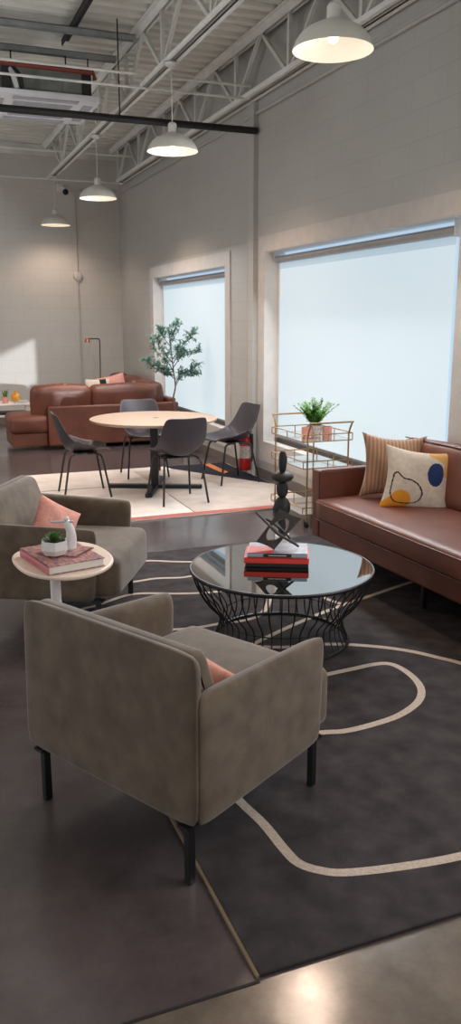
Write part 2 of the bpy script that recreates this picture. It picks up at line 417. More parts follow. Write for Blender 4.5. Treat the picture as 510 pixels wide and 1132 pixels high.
def slab(quad, ta, tb, place, c=.05, k=12, n=22, pw=.45):
    # upholstered panel: two grids meeting in a seam; quad = bl, br, tr, tl in 2-D, ta/tb = bulge of each side
    bm = new(); Q = [Vector((*p, 0)) for p in quad]
    for s_, T_ in ((-1, ta), (1, tb)):
        g = []
        for j in range(n+1):
            row = []
            for i in range(n+1):
                u = math.sin(PI/2*(2*i/n-1)); v = math.sin(PI/2*(2*j/n-1))
                uu = u*(1-c*abs(v)**k); vv = v*(1-c*abs(u)**k)
                a = (uu+1)/2; b_ = (vv+1)/2
                p = (Q[0]*(1-a)+Q[1]*a)*(1-b_) + (Q[3]*(1-a)+Q[2]*a)*b_
                q = max(0, (1-abs(u)**10)*(1-abs(v)**10))**pw
                row.append(bm.verts.new(place(p.x, p.y, s_*T_*q)))
            g.append(row)
        for j in range(n):
            for i in range(n): bm.faces.new((g[j][i], g[j][i+1], g[j+1][i+1], g[j+1][i]))
    bmesh.ops.remove_doubles(bm, verts=bm.verts, dist=1e-5)
    return bm

# ------------------------------------------------------------------ room shell
WX, WY = 3.38, 13.5
LX, FY, TOP = -4.6, -3.4, 4.5
def wall_with_holes(name, m, x0, x1, y0, y1, z0, z1, holes):
    bm = new(); ys = sorted({y0, y1, *[h[0] for h in holes], *[h[1] for h in holes]})
    for a, b in zip(ys, ys[1:]):
        hs = [h for h in holes if h[0] <= a and h[1] >= b]
        if hs:
            h = hs[0]; box(bm, x0, a, z0, x1, b, h[2]); box(bm, x0, a, h[3], x1, b, z1)
        else: box(bm, x0, a, z0, x1, b, z1)
    bmesh.ops.remove_doubles(bm, verts=bm.verts, dist=1e-5)
    return struct(name, bm, m)
W2 = (4.55, 7.65, .394, 2.266); W1 = (8.74, 11.6, .385, 2.2); SUN_GAP = (-3.1, 3.6, 1.3, 2.14)  # the opening nearest the camera is added, shaped to throw the sun patch
wall_with_holes('wall_right', M['wall_r'], WX, WX+.3, FY, WY+.3, 0, TOP+.2, [SUN_GAP, W2, W1])
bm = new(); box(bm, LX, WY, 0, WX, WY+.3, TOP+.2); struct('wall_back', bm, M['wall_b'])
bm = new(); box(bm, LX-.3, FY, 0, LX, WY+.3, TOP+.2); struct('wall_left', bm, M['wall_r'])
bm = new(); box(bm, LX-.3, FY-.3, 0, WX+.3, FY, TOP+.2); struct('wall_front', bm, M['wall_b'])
bm = new(); box(bm, LX-.3, FY-.3, -.1, WX+.3, WY+.3, 0); struct('floor', bm, M['floor'])
bm = new(); box(bm, LX, 1.558, 0, .69, 1.567, .0015); struct('trim_1', bm, M['joint'])
# corrugated metal roof deck: flutes run across the room (along x)
bm = new(); pitch = .19; zb = 4.225; y = 0.5; prof = []
while y < WY+.05:
    for dy, z in ((0, zb), (.085, zb), (.105, zb+.07), (.17, zb+.07)): prof.append((y+dy, z))
    y += pitch
prof = [(FY, zb)]+prof+[(WY+.1, zb+.07)]
va = [bm.verts.new((LX, y, z)) for y, z in prof]; vb = [bm.verts.new((WX+.02, y, z)) for y, z in prof]
for i in range(len(prof)-1): bm.faces.new((va[i], vb[i], vb[i+1], va[i+1]))
struct('ceiling', bm, M['deck'])
bm = new(); box(bm, LX, FY, TOP, WX, WY, TOP+.15); struct('trim_2', bm, M['deck'])
bm = new(); box(bm, WX-.012, 2.6, 0, WX, WY, .1); struct('baseboard_right', bm, M['base'])
bm = new(); box(bm, LX, WY-.012, 0, WX-.012, WY, .1); struct('baseboard_back', bm, M['base'])

# windows ------------------------------------------------------------
def window(n, w, bl, trimtop):
    y0, y1, z0, z1 = w; t = .148
    bm = new()   # casing on the wall face, four boards
    for b in ((y0-t, z1, y1+t, z1+t), (y0-t, z0-t*1.35, y1+t, z0), (y0-t, z0, y0, z1), (y1, z0, y1+t, z1)):
        box(bm, WX-.018, b[0], b[1], WX-.0005, b[2], b[3])
    fr = struct('window_%d' % n, bm, M['trim'])
    bm = new()   # reveal lining
    e = .004
    box(bm, WX-.016, y0+e, z0+.001, WX+.2, y1-e, z0+e); box(bm, WX-.016, y0+e, z1-e, WX+.2, y1-e, z1-.001)
    box(bm, WX-.016, y0+.001, z0+e, WX+.2, y0+e, z1-e); box(bm, WX-.016, y1-e, z0+e, WX+.2, y1-.001, z1-e)
    struct('window_frame', bm, M['jamb'], fr)
    bm = new(); box(bm, WX+.185, y0+.006, z0+.006, WX+.19, y1-.006, z1-.006); struct('pane', bm, M['skyglass'], fr)
    bm = new(); box(bm, WX+.13, y1-.045, z0+.006, WX+.183, y1-.006, z1-.006); box(bm, WX+.15, y0+.006, z0+.006, WX+.183, y1-.05, z0+.05)
    struct('window_channel', bm, M['jamb'], fr)
    bm = new(); box(bm, WX+.085, y0+.03, z0+.005, WX+.14, y1-.06, z0+.045); struct('bottom_channel', bm, M['dkframe'], fr)  # dark bar along the sill below the blind
    r = thing('roller_blind', bl[0], 'blind', (WX+.08, (y0+y1)/2, z1), group=None)
    by0, by1 = bl[1]-(y0+y1)/2, bl[2]-(y0+y1)/2
    bm = new(); box(bm, .038, by0, z0-z1+.05, .042, by1, -.06); o = obj('blind_fabric', bm, M['blind'], r, 0)
    # object-space gradient uses z relative to the empty, so bake it in world terms
    o.data.transform(Matrix.Translation((0, 0, z1))); o.location.z = -z1
    bm = new(); tube(bm, [(.02, by0-.03, -.078), (.02, by1+.04, -.078)], .034, 14); obj('roller_tube', bm, M['alu'], r)
    bm = new(); box(bm, .035, by0, -.165, .0375, by1, -.09); obj('upper_band', bm, M['blindband'], r, 0)  # shade of the frame behind the fabric, laid on as a strip
    bm = new(); box(bm, .028, by0, z0-z1+.045, .05, by1, z0-z1+.065); obj('bottom_bar', bm, M['alu'], r, 0)
    for yy in (by1+.04, by0-.04):
        bm = new(); rbox(bm, -.012, yy-.006, -.12, .055, yy+.006, -.001, .004, 2); obj('bracket', bm, M['white'], r)
    return fr
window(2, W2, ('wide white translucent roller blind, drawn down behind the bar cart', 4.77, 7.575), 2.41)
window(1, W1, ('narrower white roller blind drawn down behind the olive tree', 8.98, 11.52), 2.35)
bm = new(); y0, y1, z0, z1 = SUN_GAP
for b in ((y0-.15, z1, y1+.15, z1+.15), (y0-.15, z0-.15, y1+.15, z0), (y0-.15, z0, y0, z1), (y1, z0, y1+.15, z1)):
    box(bm, WX-.018, b[0], b[1], WX-.0005, b[2], b[3])
struct('window_3', bm, M['trim'])  # casing of the unseen opening added to let the sun in

# steel column beside the wide window, conduits
bm = new(); box(bm, WX-.05, 7.86, 0, WX, 7.99, 3.66); struct('trim_3', bm, M['wall_r'])
def pipe(name, pts, r, m, label, cat='pipe', group=None, n=8):
    bm = new(); tube(bm, pts, r, n); return tag(obj(name, bm, m), label, cat, group)
pipe('wall_conduit', [(WX-.02, 8.05, .55), (WX-.02, 8.05, 3.5)], .012, M['wall_r'], 'thin painted vertical conduit on right wall beside steel column', 'conduit')
pipe('wall_conduit', [(WX-.02, 2.6, 3.53), (WX-.02, 7.9, 3.56), (WX-.02, 13.4, 3.57)], .016, M['wall_r'], 'long painted conduit running under the wall joist on right wall', 'conduit')
# back wall conduit with round box
t = thing('wall_conduit', 'vertical painted conduit with round junction box on the back wall', 'conduit', (2.668, WY, 0))
bm = new(); tube(bm, [(0, -.016, .1), (0, -.016, 2.25)], .011, 8); obj('lower_pipe', bm, M['wall_b'], t)
bm = new(); tube(bm, [(0, -.016, 2.37), (0, -.016, 3.52), (.06, -.016, 3.6), (.68, -.016, 3.62)], .013, 8); obj('upper_pipe', bm, M['wall_b'], t)
bm = new(); lathe(bm, [(0, 0), (.07, 0), (.07, .035), (.055, .045), (0, .045)], 20)
o = obj('junction_box', bm, M['trim'], t); o.rotation_euler = (PI/2, 0, 0); o.location = (0, -.001, 2.31)
t = thing('security_camera', 'small white wall-mounted security camera with black dome on back wall', 'camera', (2.5, WY, 3.62))
bm = new(); rbox(bm, -.1, -.05, -.06, 0, 0, .06, .01); obj('mount_plate', bm, M['white'], t)
bm = new(); tube(bm, [(-.05, -.03, 0), (-.03, -.14, -.01), (.0, -.17, -.04)], .022, 10); obj('arm', bm, M['white'], t)
bm = new(); bmesh.ops.create_uvsphere(bm, u_segments=16, v_segments=10, radius=.045)
o = obj('dome', bm, M['blackpipe'], t); o.location = (0, -.19, -.08)

# ------------------------------------------------------------------ open web joists
def joist(x, ya, yb, ztb, ztt, zbb, zbt, label, nodes, half, wd=.05, gap=.018):
    t = thing('steel_joist', label, 'joist', (x, (ya+yb)/2, 0), group='open-web roof joists'); cy = (ya+yb)/2
    for nm, z0, z1 in (('top_chord', ztb, ztt), ('bottom_chord', zbb, zbt)):
        ext = 0 if nm == 'top_chord' else -.35
        bm = new()
        for s in (-1, 1):
            a, b = sorted((s*gap, s*(gap+wd)))
            e = .008
            if nm == 'top_chord': box(bm, a, ya-cy, z1-e, b, yb-cy, z1)
            else: box(bm, a, ya-cy, z0, b, yb-cy+ext, z0+e)
            a2, b2 = sorted((s*gap, s*(gap+e)))
            box(bm, a2, ya-cy, z0, b2, yb-cy+(ext if nm != 'top_chord' else 0), z1)
        obj(nm, bm, M['bright_steel'], t, 0)
    zt, zbm = ztb+.03, zbb+.03
    def web(p, q, w=.02):
        a = Vector(p); b = Vector(q); d = (b-a).normalized(); bm = new()
        side = Vector((1, 0, 0)); up = d.cross(side).normalized()
        vs = []
        for c in (a, b):
            for u_, v_ in ((-1, -1), (1, -1), (1, 1), (-1, 1)): vs.append(c + side*u_*.015 + up*v_*w)
        _app(bm, vs, [(0, 1, 2, 3), (7, 6, 5, 4), (0, 4, 5, 1), (1, 5, 6, 2), (2, 6, 7, 3), (3, 7, 4, 0)])
        obj('web_member', bm, M['steel'], t, 0)
    for yn in nodes:
        if ya <= yn <= yb-.3:
            web((0, yn-cy, zbm), (0, yn-cy, zt))
            for s in (-1, 1):
                if ya < yn+s*half < yb: web((0, yn-cy+s*.03, zbm), (0, yn-cy+s*half, zt), .016)
    return t
nodes = [8.17+k*1.22 for k in range(-5, 5)]
joist(3.27, 2.6, 13.45, 4.14, 4.215, 3.665, 3.73, 'open-web steel joist running along the top of the right wall', nodes, .61)
joist(2.25, 2.6, 13.45, 4.14, 4.215, 3.69, 3.745, 'open-web steel joist carrying the row of pendant lamps', [n+.35 for n in nodes], .61, wd=.046, gap=.015)
# ledger along back wall
bm = new(); box(bm, LX, WY-.06, 4.06, WX, WY, 4.22); struct('trim_4', bm, M['steel'])

# ceiling services
pipe('sprinkler_pipe', [(-4.5, 7.85, 3.4), (3.36, 7.85, 3.4)], .032, M['blackpipe'], 'thick black pipe crossing the room under the joists', 'pipe', n=14)
for (y, z, r, lab) in ((7.80, 3.775, .012, 'upper of two thin white conduits crossing in front of the air conditioner body'),
                       (7.81, 3.665, .011, 'lower of two thin white conduits crossing in front of the air conditioner body'),
                       (12.1, 3.89, .018, 'thin white conduit crossing below the deck near the back wall'),
                       (12.78, 3.63, .013, 'lowest and farthest thin white conduit crossing toward the corner')):
    pipe('ceiling_conduit', [(-4.5, y, z), (3.27, y, z)], r, M['steel'], lab, 'conduit')
pipe('hanger_rod', [(2.0, 7.85, 3.43), (2.0, 7.85, 4.22)], .006, M['blackpipe'], 'thin black rod holding the black pipe beside the middle joist', 'rod')
for y, z, x1, lab in ((8.0, 4.1, 2.2, 'grey strut rail crossing under the roof deck, nearer and higher of two'), (8.33, 4.0, 2.1, 'grey strut rail crossing under the roof deck, farther and lower of two')):
    bm = new(); box(bm, -4.5, y-.03, z, x1, y-.024, z+.05); box(bm, -4.5, y+.024, z, x1, y+.03, z+.05); box(bm, -4.5, y-.03, z+.044, x1, y+.03, z+.05)
    tag(obj('strut_rail', bm, M['rail'], ang=0), lab, 'rail')
bm = new(); box(bm, 1.63, 5.0, 4.20, 1.70, 8.55, 4.21); box(bm, 1.63, 5.0, 4.155, 1.64, 8.55, 4.205)
tag(obj('angle_strut', bm, M['acdark'], ang=0), 'dark steel angle running under the deck above the strut rails', 'rail')
# air conditioner cassette
AX, AY = 1.375, 8.44
t = thing('ceiling_air_conditioner', 'white square ceiling cassette air conditioner with exposed grey foil body', 'air conditioner', (AX, AY, 3.55))
t.scale = (1.16, 1.2, 1.2)
bm = new(); prism(bm, rounded([(-.42, -.4), (.42, -.4), (.42, .4), (-.42, .4)], .03), 0, .04, 'z', .012, 2); obj('panel', bm, M['acwhite'], t)
bm = new(); rbox(bm, -.23, -.22, -.006, .23, .22, .001, .004, 1); 
for k in range(14): box(bm, -.21, -.2+k*.03, -.011, .21, -.19+k*.03, -.005)
obj('grille', bm, M['acgrill'], t, 0)
for k, (a, b, c, d) in enumerate(((-.25, -.36, .25, -.29), (-.25, .29, .25, .36), (-.38, -.25, -.31, .25), (.31, -.25, .38, .25))):
    bm = new(); box(bm, a, b, -.008, c, d, .001); obj('louvre', bm, M['acgrill'] if k != 2 else M['acgrill'], t, 0)
bm = new(); rbox(bm, -.3, -.3, .04, .34, .3, .215, .01)
for k in range(3): box(bm, -.22+k*.18, -.306, .07, -.08+k*.18, -.3, .19)
obj('body', bm, M['acbody'], t)
for x in (-.32, .3):
    bm = new(); rbox(bm, x-.01, -.33, .04, x+.06, -.05, .225, .01); obj('bracket', bm, M['acdark'], t)
bm = new(); tube(bm, smooth_path([(-.5, -.1, .24), (-.34, -.2, .25), (-.26, -.32, .18), (-.22, -.34, .05)]), .02, 8)
obj('hose', bm, M['acwhite'], t)
bm = new(); tube(bm, smooth_path([(-.5, -.15, .26), (-.3, -.25, .25), (-.2, -.33, .16), (-.18, -.34, .05)]), .014, 8)
obj('hose', bm, M['acdark'], t)
for x in (-.22, .21, .39):
    bm = new(); tube(bm, [(x, -.09, .2), (x, -.09, .39)], .006, 6); obj('threaded_rod', bm, M['blackpipe'], t)
pipe('red_pipe', [(.9, 7.97, 3.80), (1.80, 8.0, 3.80), (1.815, 8.0, 3.74)], .024, M['redpipe'], 'short red oxide pipe above the air conditioner body', 'pipe')

# ------------------------------------------------------------------ pendant lamps
def make_pendant():
    t = thing('pendant_lamp', '', 'lamp', (0, 0, 0), group='white dome pendant lamps')
    bm = new()
    out = [(.036, .19), (.037, .15), (.06, .139), (.10, .124), (.14, .104), (.172, .08), (.196, .05), (.209, .022), (.213, .012), (.216, 0)]
    lathe(bm, [(0, .188)]+out, 40); obj('shade', bm, M['shade'], t, 50)
    bm = new(); lathe(bm, [(.2145, .0005), (.206, .022), (.192, .048), (.168, .075), (.136, .098), (.09, .118), (.0, .122)], 40); obj('shade_lining', bm, M['shade_in'], t, 50)
    bm = new(); lathe(bm, [(0, .19), (.037, .188), (.037, .212), (.026, .226), (.01, .232), (0, .232)], 24)
    obj('socket_cap', bm, M['shade'], t, 50)
    bm = new(); tube(bm, [(0, 0, .225), (0, 0, .665)], .004, 6); obj('cord', bm, M['shade'], t)
    bm = new(); lathe(bm, [(0, .655), (.045, .658), (.058, .672), (.058, .682), (0, .684)], 24); obj('canopy', bm, M['white'], t)
    bm = new(); bmesh.ops.create_uvsphere(bm, u_segments=16, v_segments=10, radius=.028)
    o = obj('bulb', bm, M['bulb'], t); o.location = (0, 0, .062)
    return t
pend = make_pendant(); pend.location = (2.25, 4.24, 3.0); pend['label'] = 'largest and nearest white dome pendant lamp with its bulb showing'
for y, lab in ((7.07, 'second nearest white dome pendant lamp, above the round table'), (9.97, 'third white dome pendant lamp, second from the back wall'),
               (12.87, 'smallest and farthest white dome pendant lamp, close to the back wall')):
    dup(pend, (2.25, y, 3.0), 0, lab)
for x, y, en in ((2.25, 1.34, 50), (2.25, 4.24, 46), (2.25, 7.07, 70), (2.25, 9.97, 100), (2.25, 12.87, 30), (-.8, 7.07, 130), (-.8, 9.97, 130)):  # the pair left of the row is added warm fill without pendants
    l = bpy.data.lights.new('pendant_light', 'SPOT'); l.energy = en; l.color = (1, .74, .57); l.shadow_soft_size = .06; l.spot_size = math.radians(147); l.spot_blend = .7
    o = bpy.data.objects.new('pendant_light', l); C.objects.link(o); o.location = (x, y, 3.03)

# ------------------------------------------------------------------ rugs
def ribbon(bm, pts, w, z, mi, closed=False):
    P = smooth_path([(x, y, 0) for x, y in pts], 5, closed); L = len(P)
    a = []; b = []
    for i in range(L):
        t = (P[min(i+1, L-1)]-P[max(i-1, 0)]).normalized(); n = Vector((-t.y, t.x, 0))
        a.append(bm.verts.new((P[i].x+n.x*w/2, P[i].y+n.y*w/2, z))); b.append(bm.verts.new((P[i].x-n.x*w/2, P[i].y-n.y*w/2, z)))
    for i in range(L-1):
        f = bm.faces.new((a[i], a[i+1], b[i+1], b[i])); f.material_index = mi
RX0, RX1, RY0, RY1 = .693, 3.3, 1.572, 5.37
bm = new(); rbox(bm, RX0, RY0, 0.0005, RX1, RY1, .012, .005, 2)
box(bm, RX0-.008, RY0, .0005, RX0+.001, RY1, .009, 2)
lines = [
 [(.936,2.6),(.936,2.433),(.93,2.299),(.954,2.146),(.962,1.992),(.974,1.922),(1.014,1.873),(1.083,1.833),(1.25,1.796),(1.45,1.771),(1.75,1.765),(2.2,1.83),(2.6,2.0),(2.9,2.4),(3.0,2.9)],
 [(1.2,3.03),(1.536,3.075),(1.647,3.083),(1.83,3.097),(1.955,3.105),(2.02,3.085),(2.045,3.02),(2.041,2.906),(2.002,2.791),(1.916,2.693),(1.769,2.618),(1.611,2.59),(1.497,2.587),(1.407,2.61),(1.2,2.64)],
 [(.72,3.5),(1.139,3.577),(1.4,3.56),(1.641,3.452),(1.817,3.42),(1.949,3.369),(2.1,3.271),(2.21,3.166),(2.288,3.052),(2.342,2.962),(2.421,2.736),(2.44,2.3)],
 [(3.2,4.2),(2.825,4.107),(2.431,3.967),(2.205,3.887),(1.959,3.78),(1.702,3.651),(1.409,3.482),(1.218,3.339),(1.1,3.25)],
 [(2.25,4.6),(2.183,4.209),(2.182,4.066),(2.191,3.993),(2.22,3.915)],
 [(1.991,4.398),(1.861,4.123),(1.735,3.94),(1.609,3.873),(1.457,3.875),(1.366,3.867),(1.237,3.876),(1.0,3.93),(.75,3.9)],
 [(2.3,4.75),(2.18,4.564),(1.991,4.398),(1.822,4.389),(1.607,4.382),(1.416,4.427),(1.2,4.516),(1.075,4.503),(.901,4.403),(.829,4.382),(.72,4.30)],
 [(2.1,4.66),(1.942,4.679),(1.761,4.73),(1.613,4.734),(1.513,4.725),(1.358,4.766),(1.195,4.752),(.9,4.78),(.72,4.75)],
 [(2.3,4.85),(1.979,4.928),(1.621,5.058),(1.393,5.172),(1.0,5.2),(.72,5.18)],
]
for k, L in enumerate(lines): ribbon(bm, L, .034 if k < 3 else .03, .0128+.0001*k, 1)
tag(obj('charcoal_rug', bm, [M['rug'], M['rugline'], M['rugedge']], ang=30), 'large charcoal area rug with looping cream lines under the coffee table', 'rug')
bm = new(); X0, X1, Y0, Y1 = 1.08, 3.34, 6.33, 8.7
rbox(bm, X0, Y0, .0005, X1, Y1, .012, .004, 2)
def poly(pts, z, mi): _app(bm, [(x, y, z) for x, y in pts], [tuple(range(len(pts)))], mi)
poly([(X0, Y0), (X1, Y0), (X1, Y0+.1), (X0, Y0+.1)], .0125, 2)
poly([(X0+.01, Y0+.1), (2.19, Y0+.1), (2.2, 7.2), (1.8, 7.78), (X0+.01, 7.78)], .0126, 0)
poly([(2.19, Y0+.1), (X1-.01, Y0+.1), (X1-.01, 7.3), (2.64, 8.5), (2.2, 8.5), (2.2, 7.2)], .0127, 1)
poly([(2.64, 8.5), (3.33, 7.3), (3.33, 8.69), (2.6, 8.69)], .0129, 3)
poly([(3.06, 8.68), (3.15, 8.68), (3.15, 8.1), (3.07, 8.02)], .0132, 4)
def seg(x0, y0, x1, y1, w): 
    d = Vector((x1-x0, y1-y0)).normalized(); n = Vector((-d.y, d.x))*w/2
    poly([(x0+n.x, y0+n.y), (x1+n.x, y1+n.y), (x1-n.x, y1-n.y), (x0-n.x, y0-n.y)], .0131, 5)
seg(X0+.02, 7.78, 1.9, 7.785, .022); seg(2.19, Y0+.1, 2.2, 7.2, .012)
tag(obj('cream_rug', bm, [M['rug_cream'], M['rug_beige'], M['rug_pink'], M['rug_navy'], M['rug_orange'], M['rug_dark']], ang=30),
    'cream rug with rose front border and navy corner under the round table', 'rug')

# ------------------------------------------------------------------ armchairs
def make_armchair(label, loc, rz):
    t = thing('armchair', label, 'armchair', loc, rz, 'pair of velvet armchairs')
    V = M['velvet']
    # back panel: leaning slab
    lean = lambda z: -.352+(z-.2)*.02
    bk = [(-.392, .2), (.392, .2), (.388, .718), (-.388, .718)]
    obj('back_panel', slab(bk, .012, .055, lambda a, b, o: (lean(b)+o, a, b), .035), V, t, 80)
    # back cushion wedge
    bm = new(); prism(bm, rounded([(-.33, .38), (-.335, .712), (-.262, .712), (-.16, .43), (-.165, .36)], [.02, .03, .035, .03, .02]), -.35, .35, 'y', .02, 4)
    obj('back_cushion', bm, V, t, 60)
    # arms
    for s in (1, -1):
        aq = [(-.345, .2), (.30, .2), (.315, .578), (-.34, .605)]
        obj('arm', slab(aq, .05, .014, lambda a, b, o, s=s: (a, s*(.388-(a+.34)*.045+o), b), .035), V, t, 80)
    # seat
    obj('seat_cushion', puffy(-.3, -.335, .205, .415, .335, .43, .015, .045, 18, .0015, 3), V, t, 60)
    for x, y, z0 in ((-.335, .325, 0), (-.335, -.345, 0), (.305, .325, .013), (.305, -.33, .013)):
        bm = new(); rbox(bm, x-.014, y-.011, z0, x+.014, y+.011, .21, .003, 2)
        box(bm, x-.03, y-.02, .19, x+.03, y+.02, .2)
        obj('leg', bm, M['black'], t)
    return t
a1 = make_armchair('grey-brown velvet armchair in the foreground, seen from behind', (.778, 2.437, 0), math.radians(28.3))
dup(a1, (.715, 4.405, 0), math.radians(-29), 'grey-brown velvet armchair behind the small side table, facing right')
def throw(name, label, w, h, t, m, loc, rot, group=None, **k):
    o = obj(name, pillow(w, h, t, **k), m, ang=80); o.location = loc; o.rotation_euler = rot
    return tag(o, label, 'pillow', group)

# ------------------------------------------------------------------ coffee table
CX, CY, TZ = 1.678, 3.572, .40
t = thing('coffee_table', 'round smoked glass coffee table on a flared black wire cage', 'coffee table', (CX, CY, .0135))
zt = TZ-.0135
bm = new(); lathe(bm, [(0, zt-.008), (.452, zt-.008), (.458, zt-.004), (.452, zt), (0, zt)], 96); obj('glass_top', bm, M['glass'], t, 15)
bm = new(); lathe(bm, [(.452, zt-.016), (.464, zt-.016), (.466, zt-.006), (.462, zt+.001), (.455, zt+.001), (.4545, zt-.009), (.452, zt-.016)], 96)
obj('top_rim', bm, M['black'], t, 40)
def ring(r, z, rad, name):
    bm = new(); tube(bm, [(r*math.cos(a*2*PI/72), r*math.sin(a*2*PI/72), z) for a in range(72)], rad, 8, closed=True); obj(name, bm, M['black'], t)
ring(.345, .008, .008, 'base_ring'); ring(.43, zt-.02, .004, 'upper_ring'); ring(.312, .12, .003, 'waist_ring')
wp = smooth_path([(.447, 0, zt-.014), (.446, 0, zt-.045), (.428, 0, zt-.095), (.388, 0, .22), (.336, 0, .165), (.313, 0, .125), (.315, 0, .08), (.33, 0, .04), (.345, 0, .008)], 3)
bm = new(); tube(bm, wp, .0036, 6); w0 = obj('wire', bm, M['black'], t)
NW = 44
for k in range(1, NW):
    o = w0.copy(); C.objects.link(o); o.parent = t; o.rotation_euler = (0, 0, 2*PI*k/NW)

# things on the coffee table
BR = math.radians(-26)
def book(name, label, w, d, h, loc, rz, cover, spine, group=None, page=None, extra=None):
    t = thing(name, label, 'book', loc, rz, group)
    bm = new(); box(bm, -w/2, -d/2, 0, w/2, d/2, .003); box(bm, -w/2, -d/2, h-.003, w/2, d/2, h); box(bm, -w/2, -d/2, 0, w/2, -d/2+.003, h, 1)
    obj('cover', bm, [cover, spine], t, 0)
    bm = new(); box(bm, -w/2+.004, -d/2+.003, .003, w/2-.004, d/2-.006, h-.003); obj('pages', bm, page or M['page'], t, 0)
    return t
bc = (1.69, 3.645); G = 'stack of books on the coffee table'
z = TZ+.0015
b = book('book', 'black hardback book at the bottom of the coffee table stack', .31, .21, .02, (bc[0], bc[1], z), BR, M['blackbook'], M['blackbook'], G); z += .0203
b = book('book', 'bright red hardback book in the middle of the coffee table stack', .325, .22, .028, (bc[0]-.005, bc[1], z), BR, M['redbook'], M['redbook'], G); z += .0283
b = book('book', 'grey and red covered book on top of the stack, under the crossed sculpture', .30, .20, .022, (bc[0], bc[1], z), BR, M['greybook'], M['bluegrey'], G)
bm = new(); box(bm, -.07, -.102, .003, .07, -.1, .019); box(bm, -.045, -.1025, .009, .045, -.1019, .012, 1); obj('spine_label', bm, [M['blackbook'], M['page']], b, 0)
bm = new(); box(bm, -.148, -.099, .0221, -.02, .03, .0226); obj('cover_panel', bm, M['redbook'], b, 0)
z += .0222
# crossed sculpture
t = thing('crossed_sculpture', 'dark bronze sculpture of two crossed open diamond frames on the books', 'sculpture', (bc[0]+.005, bc[1]-.005, z+.001), BR)
def frame_plate(quad, hole, th, name):
    # quad: 4 corners in 3-D (in order); hole ellipse scale; plate built as a ring
    q = [Vector(p) for p in quad]; c = sum(q, Vector())/4
    nrm = (q[2]-q[0]).cross(q[3]-q[1]).normalized()
    N = 48; outp = []; P4 = []
    for i in range(4):
        a, b_ = q[i], q[(i+1) % 4]
        for k in range(N//4): 
            u = k/(N//4); P4.append(a.lerp(b_, u) + (c-a.lerp(b_, u))*.05*math.sin(PI*u))
    ax = (q[2]-q[0])/2; ay = (q[3]-q[1])/2
    inn = []
    for k in range(N):
        p = P4[k]-c
        # inner loop: ellipse pointing the same way
        ang = 2*PI*k/N
        inn.append(c + ax*(-math.cos(ang))*hole[0] + ay*(-math.sin(ang))*hole[1])
    bm = new(); vv = []
    for s in (-1, 1):
        vv.append(([bm.verts.new(p+nrm*th*s/2) for p in P4], [bm.verts.new(p+nrm*th*s/2) for p in inn]))
    for k in range(N):
        k2 = (k+1) % N
        bm.faces.new((vv[0][0][k], vv[0][0][k2], vv[0][1][k2], vv[0][1][k])); bm.faces.new((vv[1][0][k], vv[1][1][k], vv[1][1][k2], vv[1][0][k2]))
        bm.faces.new((vv[0][0][k], vv[1][0][k], vv[1][0][k2], vv[0][0][k2])); bm.faces.new((vv[0][1][k], vv[0][1][k2], vv[1][1][k2], vv[1][1][k]))
    return obj(name, bm, M['bronze'], t, 40)
frame_plate([(-.118, -.02, .035), (-.025, -.035, -.0), (.112, .02, .15), (-.0, .035, .198)], (.50, .46), .012, 'wide_frame')
frame_plate([(-.122, .0, .185), (-.01, .055, .11), (.10, .0, .008), (-.01, -.062, .088)], (.58, .5), .01, 'narrow_frame')
# stacked pebble sculpture on block
px_, py_ = 1.858, 3.96
t = thing('stacked_totem', 'tall matte black totem of stacked rounded forms on white block', 'sculpture', (px_, py_, TZ+.0015), math.radians(-26))
bm = new(); rbox(bm, -.035, -.035, 0, .04, .035, .05, .004, 2); obj('base_block', bm, M['marble'], t)
def lump(r, z0, z1, p, name):
    bm = new(); n = 14; prof = []
    for k in range(n+1):
        a = PI*k/n; c = (z0+z1)/2; prof.append((r*math.sin(a)**p, c-(z1-z0)/2*math.cos(a)))
    prof[0] = (0, z0); prof[-1] = (0, z1); lathe(bm, prof, 24); obj(name, bm, M['sculpt'], t, 60)
lump(.022, .046, .158, .7, 'foot_form'); lump(.046, .145, .265, .95, 'round_form'); lump(.032, .257, .352, .8, 'egg_form'); lump(.061, .346, .404, .95, 'disc_form'); lump(.0225, .396, .517, .6, 'capsule_form')

# ------------------------------------------------------------------ side table and what is on it
t = thing('side_table', 'small cream side table with rounded triangular top and white post', 'side table', (.575, 3.60, 0))
bm = new()
prof = smooth_path([(x, y, 0) for x, y in ((-.20, .10), (-.12, .24), (.06, .31), (.20, .20), (.235, -.06), (.14, -.24), (-.02, -.285), (-.16, -.16))], 6, True)
prism(bm, [(p.x, p.y) for p in prof], .53, .548, 'z', .006, 2)
obj('table_top', bm, M['cream'], t, 50)
bm = new(); lathe(bm, [(0, .02), (.024, .02), (.024, .53), (0, .53)], 20, -.024, 0); obj('post', bm, M['white'], t, 50)
bm = new(); lathe(bm, [(0, 0), (.128, 0), (.132, .006), (.12, .012), (.03, .022), (0, .022)], 40, -.024, 0); obj('foot_plate', bm, M['white'], t, 50)
zt = .5495; G = 'books on the side table'
sb = math.radians(20)
b = book('book', 'thick art book with rose striped spine and printed cover on side table', .36, .26, .038, (.578, 3.56, zt), math.radians(-78), M['artcover'], M['spinepink'], G)
book('book', 'thin printed magazine lying under the white planter on side table', .16, .20, .007, (.60, 3.58, zt+.0385), sb+.5, M['artcover'], M['spinepink'], G)
zt2 = zt+.046
t = thing('potted_succulent', 'small green succulent in an angular white ceramic pot', 'plant', (.545, 3.53, zt2), .4)
bm = new(); lathe(bm, [(0, 0), (.05, 0), (.066, .024), (.062, .062), (.055, .062), (.052, .05), (0, .05)], 6); obj('pot', bm, M['ceramic'], t, 20)
bm = new(); lathe(bm, [(0, .051), (.05, .051)], 6); obj('soil', bm, M['soil'], t)
